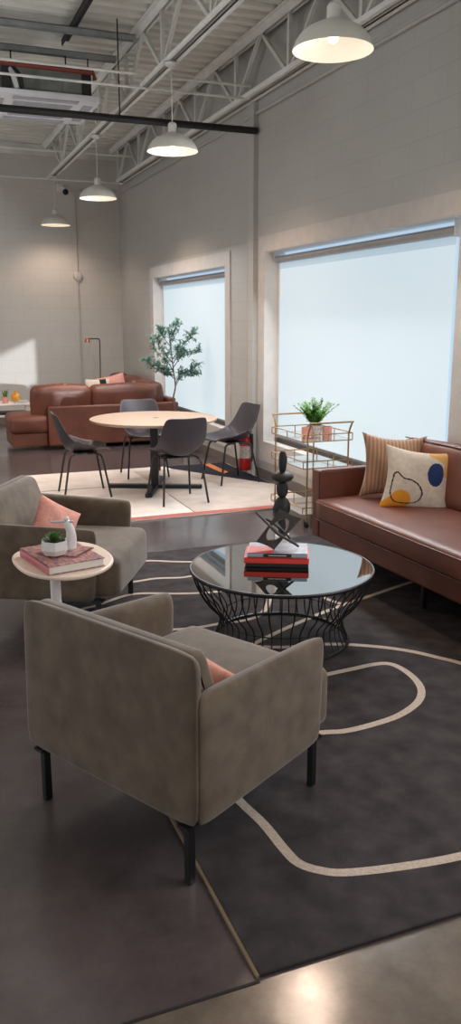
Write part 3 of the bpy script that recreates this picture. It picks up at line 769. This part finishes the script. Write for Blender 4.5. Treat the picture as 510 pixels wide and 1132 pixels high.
def blade(bm, base, d, L, w, droop=.2, mi=0, cup=.3):
    d = Vector(d).normalized(); side = d.cross(Vector((0, 0, 1)))
    side = side.normalized() if side.length > 1e-3 else Vector((1, 0, 0))
    pts = []; base = Vector(base); n = 4
    for k in range(n+1):
        u = k/n; c = base + d*L*u + Vector((0, 0, -droop*L*u*u)); ww = w*(math.sin(PI*min(1, .15+u*.85))**.8)
        up = side.cross(d)
        pts.append((bm.verts.new(c-side*ww+up*ww*cup), bm.verts.new(c), bm.verts.new(c+side*ww+up*ww*cup)))
    for a, b_ in zip(pts, pts[1:]):
        for k in (0, 1):
            f = bm.faces.new((a[k], a[k+1], b_[k+1], b_[k])); f.material_index = mi
bm = new()
for k in range(34):
    a = k*2.4; e = .25+1.2*(k/34)
    blade(bm, (.006*math.cos(a), .006*math.sin(a), .052+.012*k/34), (math.cos(a)*math.cos(e), math.sin(a)*math.cos(e), math.sin(e)), .062-.02*(k/34), .010, .1)
obj('leaves', bm, M['succ'], t, 80, recalc=False)
t = thing('white_figurine', 'small pale abstract figurine with a flat horizontal blade behind the succulent', 'figurine', (.618, 3.60, zt2), -.3)
bm = new(); tube(bm, smooth_path([(.004, 0, 0), (.014, 0, .04), (.012, 0, .085), (-.006, 0, .125)], 5), [.03, .03, .029, .028, .026, .025, .024, .023, .022, .021, .02, .02, .019, .018, .017, .014][:16], 14)
obj('body', bm, M['ceramic'], t)
bm = new(); rbox(bm, -.075, -.012, .12, .03, .012, .127, .003, 2); obj('blade', bm, M['acgrill'], t)
bm = new(); bmesh.ops.create_uvsphere(bm, u_segments=14, v_segments=8, radius=.012); o = obj('head', bm, M['ceramic'], t); o.location = (-.002, 0, .137)

# armchair pillows (drawn after so the piles rest on the seats)
throw('throw_pillow', 'pink linen pillow on the far armchair behind the side table', .27, .26, .10, M['pink'], (.70, 4.47, .50), (math.radians(-30), math.radians(32), math.radians(8)), n=20, seed=2)
throw('throw_pillow', 'pink pillow tucked inside the foreground armchair, only its edge showing', .27, .22, .09, M['pink'], (.795, 2.225, .452), (math.radians(-24), math.radians(10), math.radians(-62)), n=20, seed=3)

# ------------------------------------------------------------------ right leather sofa
t = thing('leather_sofa', 'long brown leather sofa with square arms in front of the wide window', 'sofa', (2.45, 4.75, 0), math.radians(2.0))
Lm = M['leather']; D = .835; LN = 2.15
def lobj(name, bm, parent=None, ang=60): return obj(name, bm, Lm, parent or t, ang)
# local: x depth toward the wall, y negative toward camera
for i, y in enumerate((0, -LN)):
    bm = new(); rbox(bm, 0, y-.09 if i == 0 else y, .2, D-.04, y if i == 0 else y+.09, .65, .014, 3); a = lobj('arm', bm)
    yy = (-.09 if i == 0 else y+.09)
    bm = new()
    tube(bm, [(.012, yy-.002 if i == 0 else yy+.002, .2), (.0, yy, .64), (.02, yy, .651), (D-.06, yy, .651)], .004, 6); obj('welt', bm, M['seam'], a)
bm = new(); rbox(bm, .005, -LN+.09, .2, D-.05, -.09, .325, .012, 3); lobj('rail', bm)
o = obj('seat_cushion', puffy(-.035, -LN+.095, .325, .66, -.095, .475, .012, .03, 18, .0012, 5), Lm, t, 60)
for z_ in (.452, .338):
    bm = new(); tube(bm, smooth_path([(-.037, -LN+.12, z_), (-.043, -LN/2, z_), (-.037, -.12, z_)], 8), .0045, 6); obj('welt', bm, M['seam'] if z_ < .4 else Lm, o)
for i in range(2):
    y1_ = -.10 - i*(LN-.2)/2; y0_ = y1_-(LN-.2)/2+.008
    bm = puffy(-.08, y0_, -.19, .08, y1_, .19, .02, .05, 12, .002, i)
    rm = Matrix.Translation((.665, 0, .645)) @ Matrix.Rotation(math.radians(12), 4, 'Y')
    bmesh.ops.transform(bm, matrix=rm, verts=bm.verts); c = lobj('back_cushion', bm)
    bm = new(); tube(bm, [rm @ Vector((-.07, y0_+.03, .187)), rm @ Vector((-.07, y1_-.03, .187))], .004, 6); obj('welt', bm, M['seam'], c)
bm = new(); rbox(bm, .72, -LN+.02, .3, D, -.02, .78, .03, 3); lobj('back_panel', bm)
for x, y in ((.13, -1.08), (.13, -.25), (.13, -LN+.25), (.72, -.25), (.72, -LN+.25), (.72, -1.08)):
    bm = new(); rbox(bm, x-.015, y-.015, .0135, x+.015, y+.015, .205, .003, 2); obj('leg', bm, M['black'], t)

throw('throw_pillow', 'tan ribbed corduroy pillow leaning in the sofa corner', .43, .42, .15, M['cordr'], (2.90, 4.49, .68), (math.radians(-13), math.radians(4), math.radians(-20)), n=30, seed=4, pinch=.17)
curve = [(.101,.48),(.113,.543),(.17,.569),(.269,.49),(.391,.47),(.502,.401),(.56,.265),(.507,.117),(.351,.067),(.183,.102),(.095,.235),(.092,.398)]
CV = smooth_path([(a, b, 0) for a, b in curve], 8, True)
def pmat(u, v):
    d = min(math.hypot(u-p.x, v-p.y) for p in CV)
    if d < .0115: return 4
    if ((u-.741)/.13)**2 + ((v-.609)/.195)**2 < 1: return 1
    if ((u-.26)/.16)**2 + ((v-.13)/.17)**2 < 1 or (u < .14 and v < .1+.8*u): return 2
    if u > .62 and v > .80 - .0*(u) and v > .95-.6*(u-.6) or (u > .86 and v > .58): return 3
    return 0
throw('throw_pillow', 'cream linen pillow with navy and mustard shapes and black squiggle', .44, .40, .13, [M['linen'], M['blue'], M['yellow'], M['tan'], M['ink']], (2.895, 4.20, .64), (math.radians(-16), math.radians(7), math.radians(-24)), n=110, seed=5, matfn=pmat, pinch=.14)

# ------------------------------------------------------------------ bar cart
t = thing('bar_cart', 'three-tier brass bar cart with mirrored trays in front of wide window', 'cart', (0, 0, 0))
x0, x1, y0, y1 = 2.855, 3.215, 5.63, 6.23
zs = (.105, .475, .685); gr = .0062
for x in (x0, x1):
    for y, s in ((y0, -1), (y1, 1)):
        bm = new(); tube(bm, smooth_path([(x, y, .05), (x, y, .4), (x, y, .70), (x, y+s*.01, .76), (x, y+s*.055, .835)], 5), gr+.001, 8); obj('post', bm, M['gold'], t)
        bm = new(); tube(bm, [(x-.01, y, .026), (x+.01, y, .026)], .026, 16); obj('caster', bm, M['black'], t)
for y, s in ((y0, -1), (y1, 1)):
    bm = new(); tube(bm, [(x0-.01, y+s*.055, .835), (x1+.01, y+s*.055, .835)], gr+.001, 8); obj('handle', bm, M['gold'], t)
for k, z_ in enumerate(zs):
    e = .035
    bm = new()
    for zz in (z_, z_+.055):
        for a, b_ in (((x0-e, y0), (x1+e, y0)), ((x1+e, y0), (x1+e, y1)), ((x1+e, y1), (x0-e, y1)), ((x0-e, y1), (x0-e, y0))):
            tube(bm, [(*a, zz), (*b_, zz)], .0045, 6)
    for a in ((x0-e, y0), (x1+e, y0), (x0-e, y1), (x1+e, y1), ((x0+x1)/2, y0), ((x0+x1)/2, y1), (x0-e, (y0+y1)/2), (x1+e, (y0+y1)/2)):
        tube(bm, [(*a, z_), (*a, z_+.055)], .0045, 6)
    tr = obj('tray_rail', bm, M['gold'], t)
    bm = new(); box(bm, x0-e, y0, z_-.003, x1+e, y1, z_+.003); obj('tray_mirror', bm, M['mirror'], tr, 0)
# planter on cart
fx, fy, fz = 3.03, 5.86, .6895
t = thing('potted_fern', 'feathery green fern in a pink pot on the bar cart', 'plant', (fx, fy, fz))
bm = new(); lathe(bm, [(0, 0), (.05, 0), (.062, .09), (.062, .098), (.055, .098), (.053, .08), (0, .08)], 24); obj('pot', bm, M['label'], t)
bm = new(); lathe(bm, [(0, .082), (.053, .082)], 16); obj('soil', bm, M['soil'], t)
bm = new(); rnd = random.Random(5)
for k in range(64):
    a = rnd.uniform(0, 2*PI); e = rnd.uniform(.95, 1.5); L = rnd.uniform(.13, .25)
    d = Vector((math.cos(a)*math.cos(e), math.sin(a)*math.cos(e), math.sin(e))); base = Vector((rnd.uniform(-.02, .02), rnd.uniform(-.02, .02), .085))
    P = [base + d*L*u + Vector((d.x, d.y, -.25))*L*.35*u*u for u in (0, .25, .5, .75, 1)]
    tube(bm, P, .0012, 3)
    S = smooth_path(P, 5)
    for j, p in enumerate(S):
        if j < 5: continue
        tdir = (S[min(j+1, len(S)-1)]-S[j-1]).normalized()
        for s in (-1, 1):
            sd = tdir.cross(Vector((rnd.uniform(-.4, .4), rnd.uniform(-.4, .4), 1))).normalized()*s
            blade(bm, p, sd+tdir*.6, .032*(1.15-j/len(S)*.6), .0062, .15)
obj('fronds', bm, M['fern'], t, 80, recalc=False)
for (dx, dy, r_, lab) in ((-.085, -.03, .042, 'squat pink tumbler left of the fern pot on the bar cart'), (.088, -.05, .04, 'squat pink tumbler right of the fern pot on the bar cart')):
    bm = new(); lathe(bm, [(0, 0), (r_*.9, 0), (r_, .015), (r_, .085), (r_-.005, .087), (r_-.006, .01), (0, .01)], 24)
    o = tag(obj('pink_tumbler', bm, M['terr']), lab, 'cup', 'pink tumblers on the bar cart'); o.location = (fx+dx, fy+dy, fz)

# ------------------------------------------------------------------ round table and chairs
TX, TY = 2.17, 7.55
t = thing('round_table', 'round pale wood meeting table on black cross base over cream rug', 'table', (TX, TY, .0135), math.radians(-24))
zt = .70-.0135
bm = new(); lathe(bm, [(0, zt-.028), (.585, zt-.028), (.603, zt-.022), (.61, zt-.004), (.607, zt), (0, zt)], 96); obj('tabletop', bm, M['tablewood'], t, 20)
bm = new(); lathe(bm, [(0, zt+.0003), (.03, zt+.0012), (.03, zt+.0002)], 20, 0.02, .0); obj('cable_port', bm, M['base'], t)
bm = new(); rbox(bm, -.037, -.037, .03, .037, .037, zt-.026, .006, 2); obj('post', bm, M['black'], t)
bm = new(); rbox(bm, -.17, -.17, zt-.036, .17, .17, zt-.028, .002, 1); obj('mount_plate', bm, M['black'], t)
for k in range(4):
    bm = new(); rbox(bm, 0, -.033, 0, .46, .033, .038, .006, 2); o = obj('foot', bm, M['black'], t); o.rotation_euler = (0, 0, k*PI/2)

def make_shell_chair():
    t = thing('dining_chair', '', 'chair', (0, 0, 0), group='dark shell chairs around the round table')
    # local: faces +y. profile (y,z), half width, side curl
    prof = [(.225, .422, .15), (.222, .430, .178), (.20, .434, .192), (.16, .433, .20), (.08, .424, .205), (0, .418, .208), (-.08, .420, .211), (-.145, .437, .218), (-.18, .478, .226), (-.205, .54, .226), (-.228, .61, .218), (-.25, .68, .208), (-.264, .728, .198), (-.270, .752, .187), (-.273, .764, .172), (-.2745, .770, .148)]
    P = smooth_path([(a, b, c) for a, b, c in prof], 3)
    bm = new(); n = 16; rows = []
    for i, p in enumerate(P):
        u = i/(len(P)-1); row = []
        for k in range(n+1):
            s = 2*k/n-1; a = abs(s)
            # tangent-based normal for the curl
            q0 = P[max(i-1, 0)]; q1 = P[min(i+1, len(P)-1)]; ty, tz = q1.x-q0.x, q1.y-q0.y; L = math.hypot(ty, tz) or 1
            ny, nz = tz/L*1.0, -ty/L  # points up/forward
            curl = (.045 + .075*math.exp(-((u-.45)/.17)**2))*a**2.3*math.sin(PI*min(1, u*.97+.03))**.5
            row.append(bm.verts.new((p.z*s, p.x+ny*curl*(1 if nz >= 0 else 1), p.y+abs(nz)*curl)))
        rows.append(row)
    for i in range(len(rows)-1):
        for k in range(n): bm.faces.new((rows[i][k], rows[i][k+1], rows[i+1][k+1], rows[i+1][k]))
    o = obj('shell_seat', bm, M['shell'], t, 80, sol=.009)
    s_ = o.modifiers.new('Subdivision', 'SUBSURF'); s_.levels = 1; s_.render_levels = 1
    # legs: side frames, each leg separate
    for sx in (-1, 1):
        for sy, fy_ in ((1, .215), (-1, -.215)):
            bm = new(); tube(bm, smooth_path([(sx*.15, .02*sy, .402), (sx*.155, sy*.09, .402), (sx*.168, sy*.135, .385), (sx*.18, sy*.155, .33), (sx*.215, fy_, .0)], 4), .0098, 8)
            obj('leg', bm, M['black'], t)
    bm = new(); tube(bm, [(-.15, .05, .402), (.15, .05, .402)], .008, 8); tube(bm, [(-.15, -.05, .402), (.15, -.05, .402)], .008, 8)
    rbox(bm, -.12, -.1, .403, .12, .1, .413, .003, 1); obj('under_frame', bm, M['black'], t)
    return t
ch = make_shell_chair(); ch.location = (2.195, 6.92, .0165); ch.rotation_euler = (0, 0, math.radians(4))
ch['label'] = 'dark shell chair nearest the camera, its back turned, tucked under round table'
dup(ch, (1.465, 7.50, .0165), math.radians(-93), 'dark shell chair left of the round table, seen from the side')
dup(ch, (2.985, 7.62, .0165), math.radians(97), 'dark shell chair right of the round table, in front of the fire extinguisher')
dup(ch, (2.26, 8.26, .0165), math.radians(176), 'shell chair on the far side of the round table, facing camera')

# fire extinguisher on the wall by the column
t = thing('fire_extinguisher', 'red fire extinguisher with white label hanging low on right wall', 'extinguisher', (3.25, 7.86, .07))
bm = new(); lathe(bm, [(0, 0), (.055, 0), (.062, .01), (.062, .3), (.05, .34), (.025, .365), (.02, .39), (0, .39)], 24); obj('cylinder', bm, M['redpaint'], t, 50)
bm = new(); lathe(bm, [(.0628, .13), (.0628, .26)], 24); obj('label_band', bm, M['label'], t)
bm = new(); rbox(bm, -.015, -.015, .385, .015, .015, .42, .004); tube(bm, [(0, 0, .415), (-.06, -.06, .435)], .007, 6); tube(bm, [(0, 0, .4), (-.05, -.05, .395)], .006, 6); obj('valve_handle', bm, M['black'], t)
bm = new(); tube(bm, smooth_path([(0, 0, .4), (.03, -.07, .39), (.05, -.085, .3), (.045, -.08, .1)], 6), .009, 8); obj('hose', bm, M['black'], t)
bm = new(); box(bm, .06, -.03, .2, .08, .03, .38); box(bm, .02, -.005, .395, .08, .005, .4); obj('wall_bracket', bm, M['black'], t, 0)

# ------------------------------------------------------------------ olive tree
OX, OY = 3.06, 9.72
t = thing('olive_tree', 'slender potted olive tree with grey-green leaves in front of window', 'tree', (OX, OY, 0))
bm = new(); lathe(bm, [(0, 0), (.1, 0), (.125, .2), (.125, .22), (.112, .22), (.11, .19), (0, .19)], 28); obj('pot', bm, M['base'], t, 40)
bm = new(); lathe(bm, [(0, .192), (.11, .192)], 20); obj('soil', bm, M['soil'], t)
rt = Vector((math.cos(math.radians(-17)), math.sin(math.radians(-17)), 0)); dp = Vector((-rt.y, rt.x, 0))
def T(r, z_, d=0): return rt*r + dp*d + Vector((0, 0, z_))
bm = new(); rnd = random.Random(11)
trunk = smooth_path([T(0, .18), T(.01, .5), T(-.01, .66), T(.02, .82), T(.0, 1.0), T(-.02, 1.2), T(-.04, 1.4), T(-.06, 1.52)], 5)
tube(bm, trunk, [.013-.009*i/(len(trunk)-1) for i in range(len(trunk))], 8)
branches = [[T(.02, .82), T(.09, .93, .03), T(.2, 1.0, .04), T(.31, 1.08, .05)], [T(.0, .95), T(-.1, 1.02, -.05), T(-.22, 1.08, -.06)], [T(0, 1.0), T(-.08, 1.12, .08), T(-.22, 1.25, .1), T(-.25, 1.38, .1)],
  [T(.0, 1.05), T(.1, 1.18, -.05), T(.22, 1.22, -.06), T(.32, 1.25, -.08)], [T(-.01, 1.15), T(.1, 1.3, .05), T(.22, 1.4, .06), T(.27, 1.47, .06)], [T(-.03, 1.3), T(-.12, 1.42, -.05), T(-.16, 1.52, -.06)],
  [T(-.04, 1.35), T(.02, 1.48, .04), T(.04, 1.58, .04)], [T(.02, .85), T(.1, .97, .02), T(.22, .94, .0), T(.3, .98, -.02)], [T(0, 1.0), T(-.15, 1.0, .02), T(-.3, 1.1, .0), T(-.34, 1.14, 0)], [T(0, 1.1), T(-.1, 1.22, -.1), T(-.18, 1.4, -.12)],
  [T(.0, .92), T(-.06, .96, .1), T(-.12, .98, .15)], [T(0, 1.1), T(.06, 1.2, .12), T(.1, 1.26, .2)]]
tips = []
for b_ in branches:
    S = smooth_path(b_, 5); tube(bm, S, [.006-.0045*i/(len(S)-1) for i in range(len(S))], 5)
    for j in range(4, len(S), 2):
        for _ in range(3):
            d = Vector((rnd.uniform(-1, 1), rnd.uniform(-1, 1), rnd.uniform(-.3, 1))).normalized(); L = rnd.uniform(.05, .11)
            q = [S[j], S[j]+d*L*.5+Vector((0, 0, .01)), S[j]+d*L]; tube(bm, q, .0013, 3); tips.append(q)
    tips.append([S[-3], S[-2], S[-1]])
for j in range(len(trunk)*2//3, len(trunk), 1):
    d = Vector((rnd.uniform(-1, 1), rnd.uniform(-1, 1), rnd.uniform(0, 1))).normalized(); q = [trunk[j], trunk[j]+d*.05, trunk[j]+d*.1]; tube(bm, q, .0013, 3); tips.append(q)
obj('trunk', bm, M['bark'], t, 60)
bm = new()
for q in tips:
    for k in range(9):
        u = rnd.random(); p = q[0].lerp(q[1], u*2) if u < .5 else q[1].lerp(q[2], u*2-1)
        d = Vector((rnd.uniform(-1, 1), rnd.uniform(-1, 1), rnd.uniform(-.5, 1))).normalized()
        blade(bm, p, d, rnd.uniform(.045, .07), rnd.uniform(.009, .0125), .1)
obj('leaves', bm, M['leaf'], t, 80, recalc=False)

# ------------------------------------------------------------------ far sectional sofa
t = thing('sectional_sofa', 'large tan leather sectional sofa by the back wall, seen from behind', 'sofa', (0, 0, 0))
l2 = M['leather2']
def so(name, bm): return obj(name, bm, l2, t, 60)
bm = new(); rbox(bm, 1.615, 10.42, .05, 3.345, 10.54, .555, .02, 3); so('back_panel', bm)
bm = new(); rbox(bm, 1.165, 10.5, .05, 1.615, 11.15, .215, .012, 3); so('chaise_base', bm)
so('chaise_cushion', puffy(1.15, 10.46, .215, 1.64, 11.15, .44, .02, .06, 14, .004, 1))
bm = new(); rbox(bm, 1.62, 10.54, .05, 3.3, 11.4, .22, .015, 3); so('seat_base', bm)
so('seat_cushion', puffy(1.66, 10.6, .22, 2.5, 11.38, .44, .02, .05, 12, .003, 2)); so('seat_cushion', puffy(2.51, 10.6, .22, 3.1, 11.38, .44, .02, .05, 12, .003, 3))
def backc(x0, x1, y0, y1, z0, z1, rx, ry, sd):
    cx, cy, cz = (x0+x1)/2, (y0+y1)/2, (z0+z1)/2
    bm = puffy(x0-cx, y0-cy, z0-cz, x1-cx, y1-cy, z1-cz, .03, .07, 16, .005, sd)
    bmesh.ops.transform(bm, matrix=Matrix.Translation((cx, cy, cz)) @ Euler((rx, ry, 0)).to_matrix().to_4x4(), verts=bm.verts); so('back_cushion', bm)
backc(1.44, 2.19, 10.50, 10.72, .40, .80, math.radians(8), 0, 4)
backc(2.2, 3.07, 10.52, 10.76, .40, .785, math.radians(8), 0, 5)
bm = new(); rbox(bm, 2.5, 11.4, .05, 3.345, 12.9, .22, .015, 3); so('seat_base', bm)
so('seat_cushion', puffy(2.5, 11.42, .22, 3.1, 12.1, .44, .02, .05, 12, .003, 6)); so('seat_cushion', puffy(2.5, 12.12, .22, 3.1, 12.88, .44, .02, .05, 12, .003, 7))
bm = new(); rbox(bm, 3.24, 10.54, .05, 3.345, 12.95, .6, .02, 3); so('back_panel', bm)
backc(3.0, 3.23, 10.66, 11.45, .42, .79, 0, math.radians(-8), 8); backc(2.98, 3.22, 11.47, 12.2, .42, .80, 0, math.radians(-8), 9); backc(2.98, 3.22, 12.22, 12.9, .42, .80, 0, math.radians(-8), 10)
G = 'small pillows on the far sectional'
throw('throw_pillow', 'cream pillow with a black band at the left of the far sectional pillows', .36, .34, .1, [M['linen'], M['ink']], (2.46, 11.3, .66), (math.radians(-12), 0, .1), G, n=18, seed=6, matfn=lambda u, v: 1 if .55 < u < .85 else 0)
throw('throw_pillow', 'pink pillow rising behind the far sectional cushions', .46, .4, .13, M['pink'], (2.72, 11.55, .66), (math.radians(-15), math.radians(-10), .2), G, n=18, seed=7)
throw('throw_pillow', 'peach pillow lying low between the far sectional cushions', .34, .32, .1, M['pink'], (2.86, 11.05, .62), (math.radians(-20), math.radians(6), -.3), G, n=18, seed=8)
# floor lamp
t = thing('floor_lamp', 'slim black floor lamp with small copper head by the back wall', 'lamp', (2.9, 13.1, 0))
bm = new(); lathe(bm, [(0, 0), (.13, 0), (.13, .012), (.02, .02), (0, .02)], 28); obj('base', bm, M['black'], t)
bm = new(); tube(bm, smooth_path([(-.03, 0, .02), (-.01, 0, .7), (0, 0, 1.25), (-.01, 0, 1.32), (-.03, 0, 1.335), (-.18, 0, 1.335)], 6), .008, 8); obj('pole', bm, M['black'], t)
bm = new(); lathe(bm, [(0, 1.34), (.03, 1.34), (.045, 1.28), (.043, 1.28), (.028, 1.33), (0, 1.335)], 20, -.2, 0); obj('lamp_shade', bm, M['copper'], t)

# low white table beyond the chaise
t = thing('low_table', 'low white two-shelf table at left beyond the sectional chaise', 'table', (1.02, 11.5, 0))
bm = new(); rbox(bm, -.55, -.26, .505, .52, .2, .53, .006, 2); obj('table_top', bm, M['white'], t)
bm = new(); rbox(bm, -.53, -.24, .36, .5, .18, .38, .006, 2); obj('shelf', bm, M['white'], t)
for x, y in ((-.52, -.23), (.49, -.23), (-.52, .17), (.49, .17)):
    bm = new(); rbox(bm, x-.015, y-.015, 0, x+.015, y+.015, .506, .004, 2); obj('leg', bm, M['cream'], t)
G = 'books on the low white table'
book('book', 'dark hardback book flat on the low white table', .42, .28, .03, (1.26, 11.42, .3805), .05, M['blackbook'], M['blackbook'], G)
book('book', 'white magazine on the low table beside the amber vase', .20, .15, .018, (1.41, 11.33, .5305), .05, M['bluegrey'], M['page'], G)
t = thing('potted_snake_plant', 'small spiky plant in a pink pot at the left edge', 'plant', (1.20, 11.36, .5305))
bm = new(); lathe(bm, [(0, 0), (.04, 0), (.045, .085), (.038, .085), (.036, .07), (0, .07)], 20); obj('pot', bm, M['terr'], t)
bm = new(); rnd = random.Random(3)
for k in range(12):
    a = k*2.4; e = rnd.uniform(1.1, 1.5); blade(bm, (.015*math.cos(a), .015*math.sin(a), .07), (math.cos(a)*math.cos(e), math.sin(a)*math.cos(e), math.sin(e)), rnd.uniform(.08, .14), .011, 0)
obj('leaves', bm, M['succ'], t, 80, recalc=False)
t = thing('amber_vase', 'round amber glass vase with a short neck on the low table', 'vase', (1.36, 11.56, .5305))
bm = new(); lathe(bm, [(0, 0), (.035, 0), (.06, .03), (.068, .065), (.055, .1), (.025, .122), (.014, .128), (.014, .15), (.018, .152)], 28); obj('body', bm, M['amber'], t, 60)

# ------------------------------------------------------------------ lights
def area(name, loc, rot, sx, sy, e, col=(1, 1, 1)):
    l = bpy.data.lights.new(name, 'AREA'); l.shape = 'RECTANGLE'; l.size = sx; l.size_y = sy; l.energy = e; l.color = col
    o = bpy.data.objects.new(name, l); C.objects.link(o); o.location = loc; o.rotation_euler = rot; return o
# fill lamps added for daylight by the blinds and right, left, front walls
area('window_light', (WX-.28, 5.95, 2.3), (0, math.radians(58), 0), .4, 3.0, 110, (.93, .97, 1))
area('window_light', (WX-.5, 9.9, 2.75), (0, math.radians(35), 0), .35, 3.2, 45, (.93, .97, 1))
area('window_light', (WX-.06, .6, 1.75), (0, math.radians(78), 0), 1.2, 4.0, 80, (.96, .98, 1))
area('window_light', (LX+.1, 5.5, 2.4), (0, math.radians(-100), 0), 2.4, 12, 95, (.93, .96, 1))
area('window_light', (LX+.1, 5.5, .95), (0, math.radians(-116), 0), 1.4, 12, 110, (.97, .97, 1))
area('window_light', (0, FY+.1, 1.9), (math.radians(90), 0, 0), 6, 2.4, 16, (1, .98, .96))
s = bpy.data.lights.new('sun', 'SUN'); s.energy = 2.2; s.angle = math.radians(.5); s.color = (.9, .95, 1)
o = bpy.data.objects.new('sun', s); C.objects.link(o); o.location = (5, -6, 5)
o.rotation_euler = Vector((-.144, 1, -.0668)).to_track_quat('-Z', 'Y').to_euler()
w = bpy.data.worlds.new('World'); bpy.context.scene.world = w; w.use_nodes = True
w.node_tree.nodes['Background'].inputs[0].default_value = (.75, .85, 1, 1); w.node_tree.nodes['Background'].inputs[1].default_value = .6

# ------------------------------------------------------------------ camera
cam = bpy.data.cameras.new('camera'); co = bpy.data.objects.new('camera', cam); C.objects.link(co)
cam.sensor_fit = 'VERTICAL'; cam.sensor_height = 36; cam.lens = 36*900/1132; cam.clip_start = .05
pi_, ya, ro = math.radians(13.17), math.radians(21.42), math.radians(-.05)
F = Vector((math.sin(ya)*math.cos(pi_), math.cos(ya)*math.cos(pi_), -math.sin(pi_)))
Rt = Vector((math.cos(ya), -math.sin(ya), 0)); U = Rt.cross(F)
r_ = Rt*math.cos(ro)+U*math.sin(ro); u_ = -Rt*math.sin(ro)+U*math.cos(ro)
m = Matrix((r_, u_, -F)).transposed().to_4x4(); m.translation = (0, 0, 1.6); co.matrix_world = m
bpy.context.scene.camera = co
sc = bpy.context.scene
sc.view_settings.view_transform = 'Standard'; sc.view_settings.look = 'None'; sc.view_settings.exposure = 0
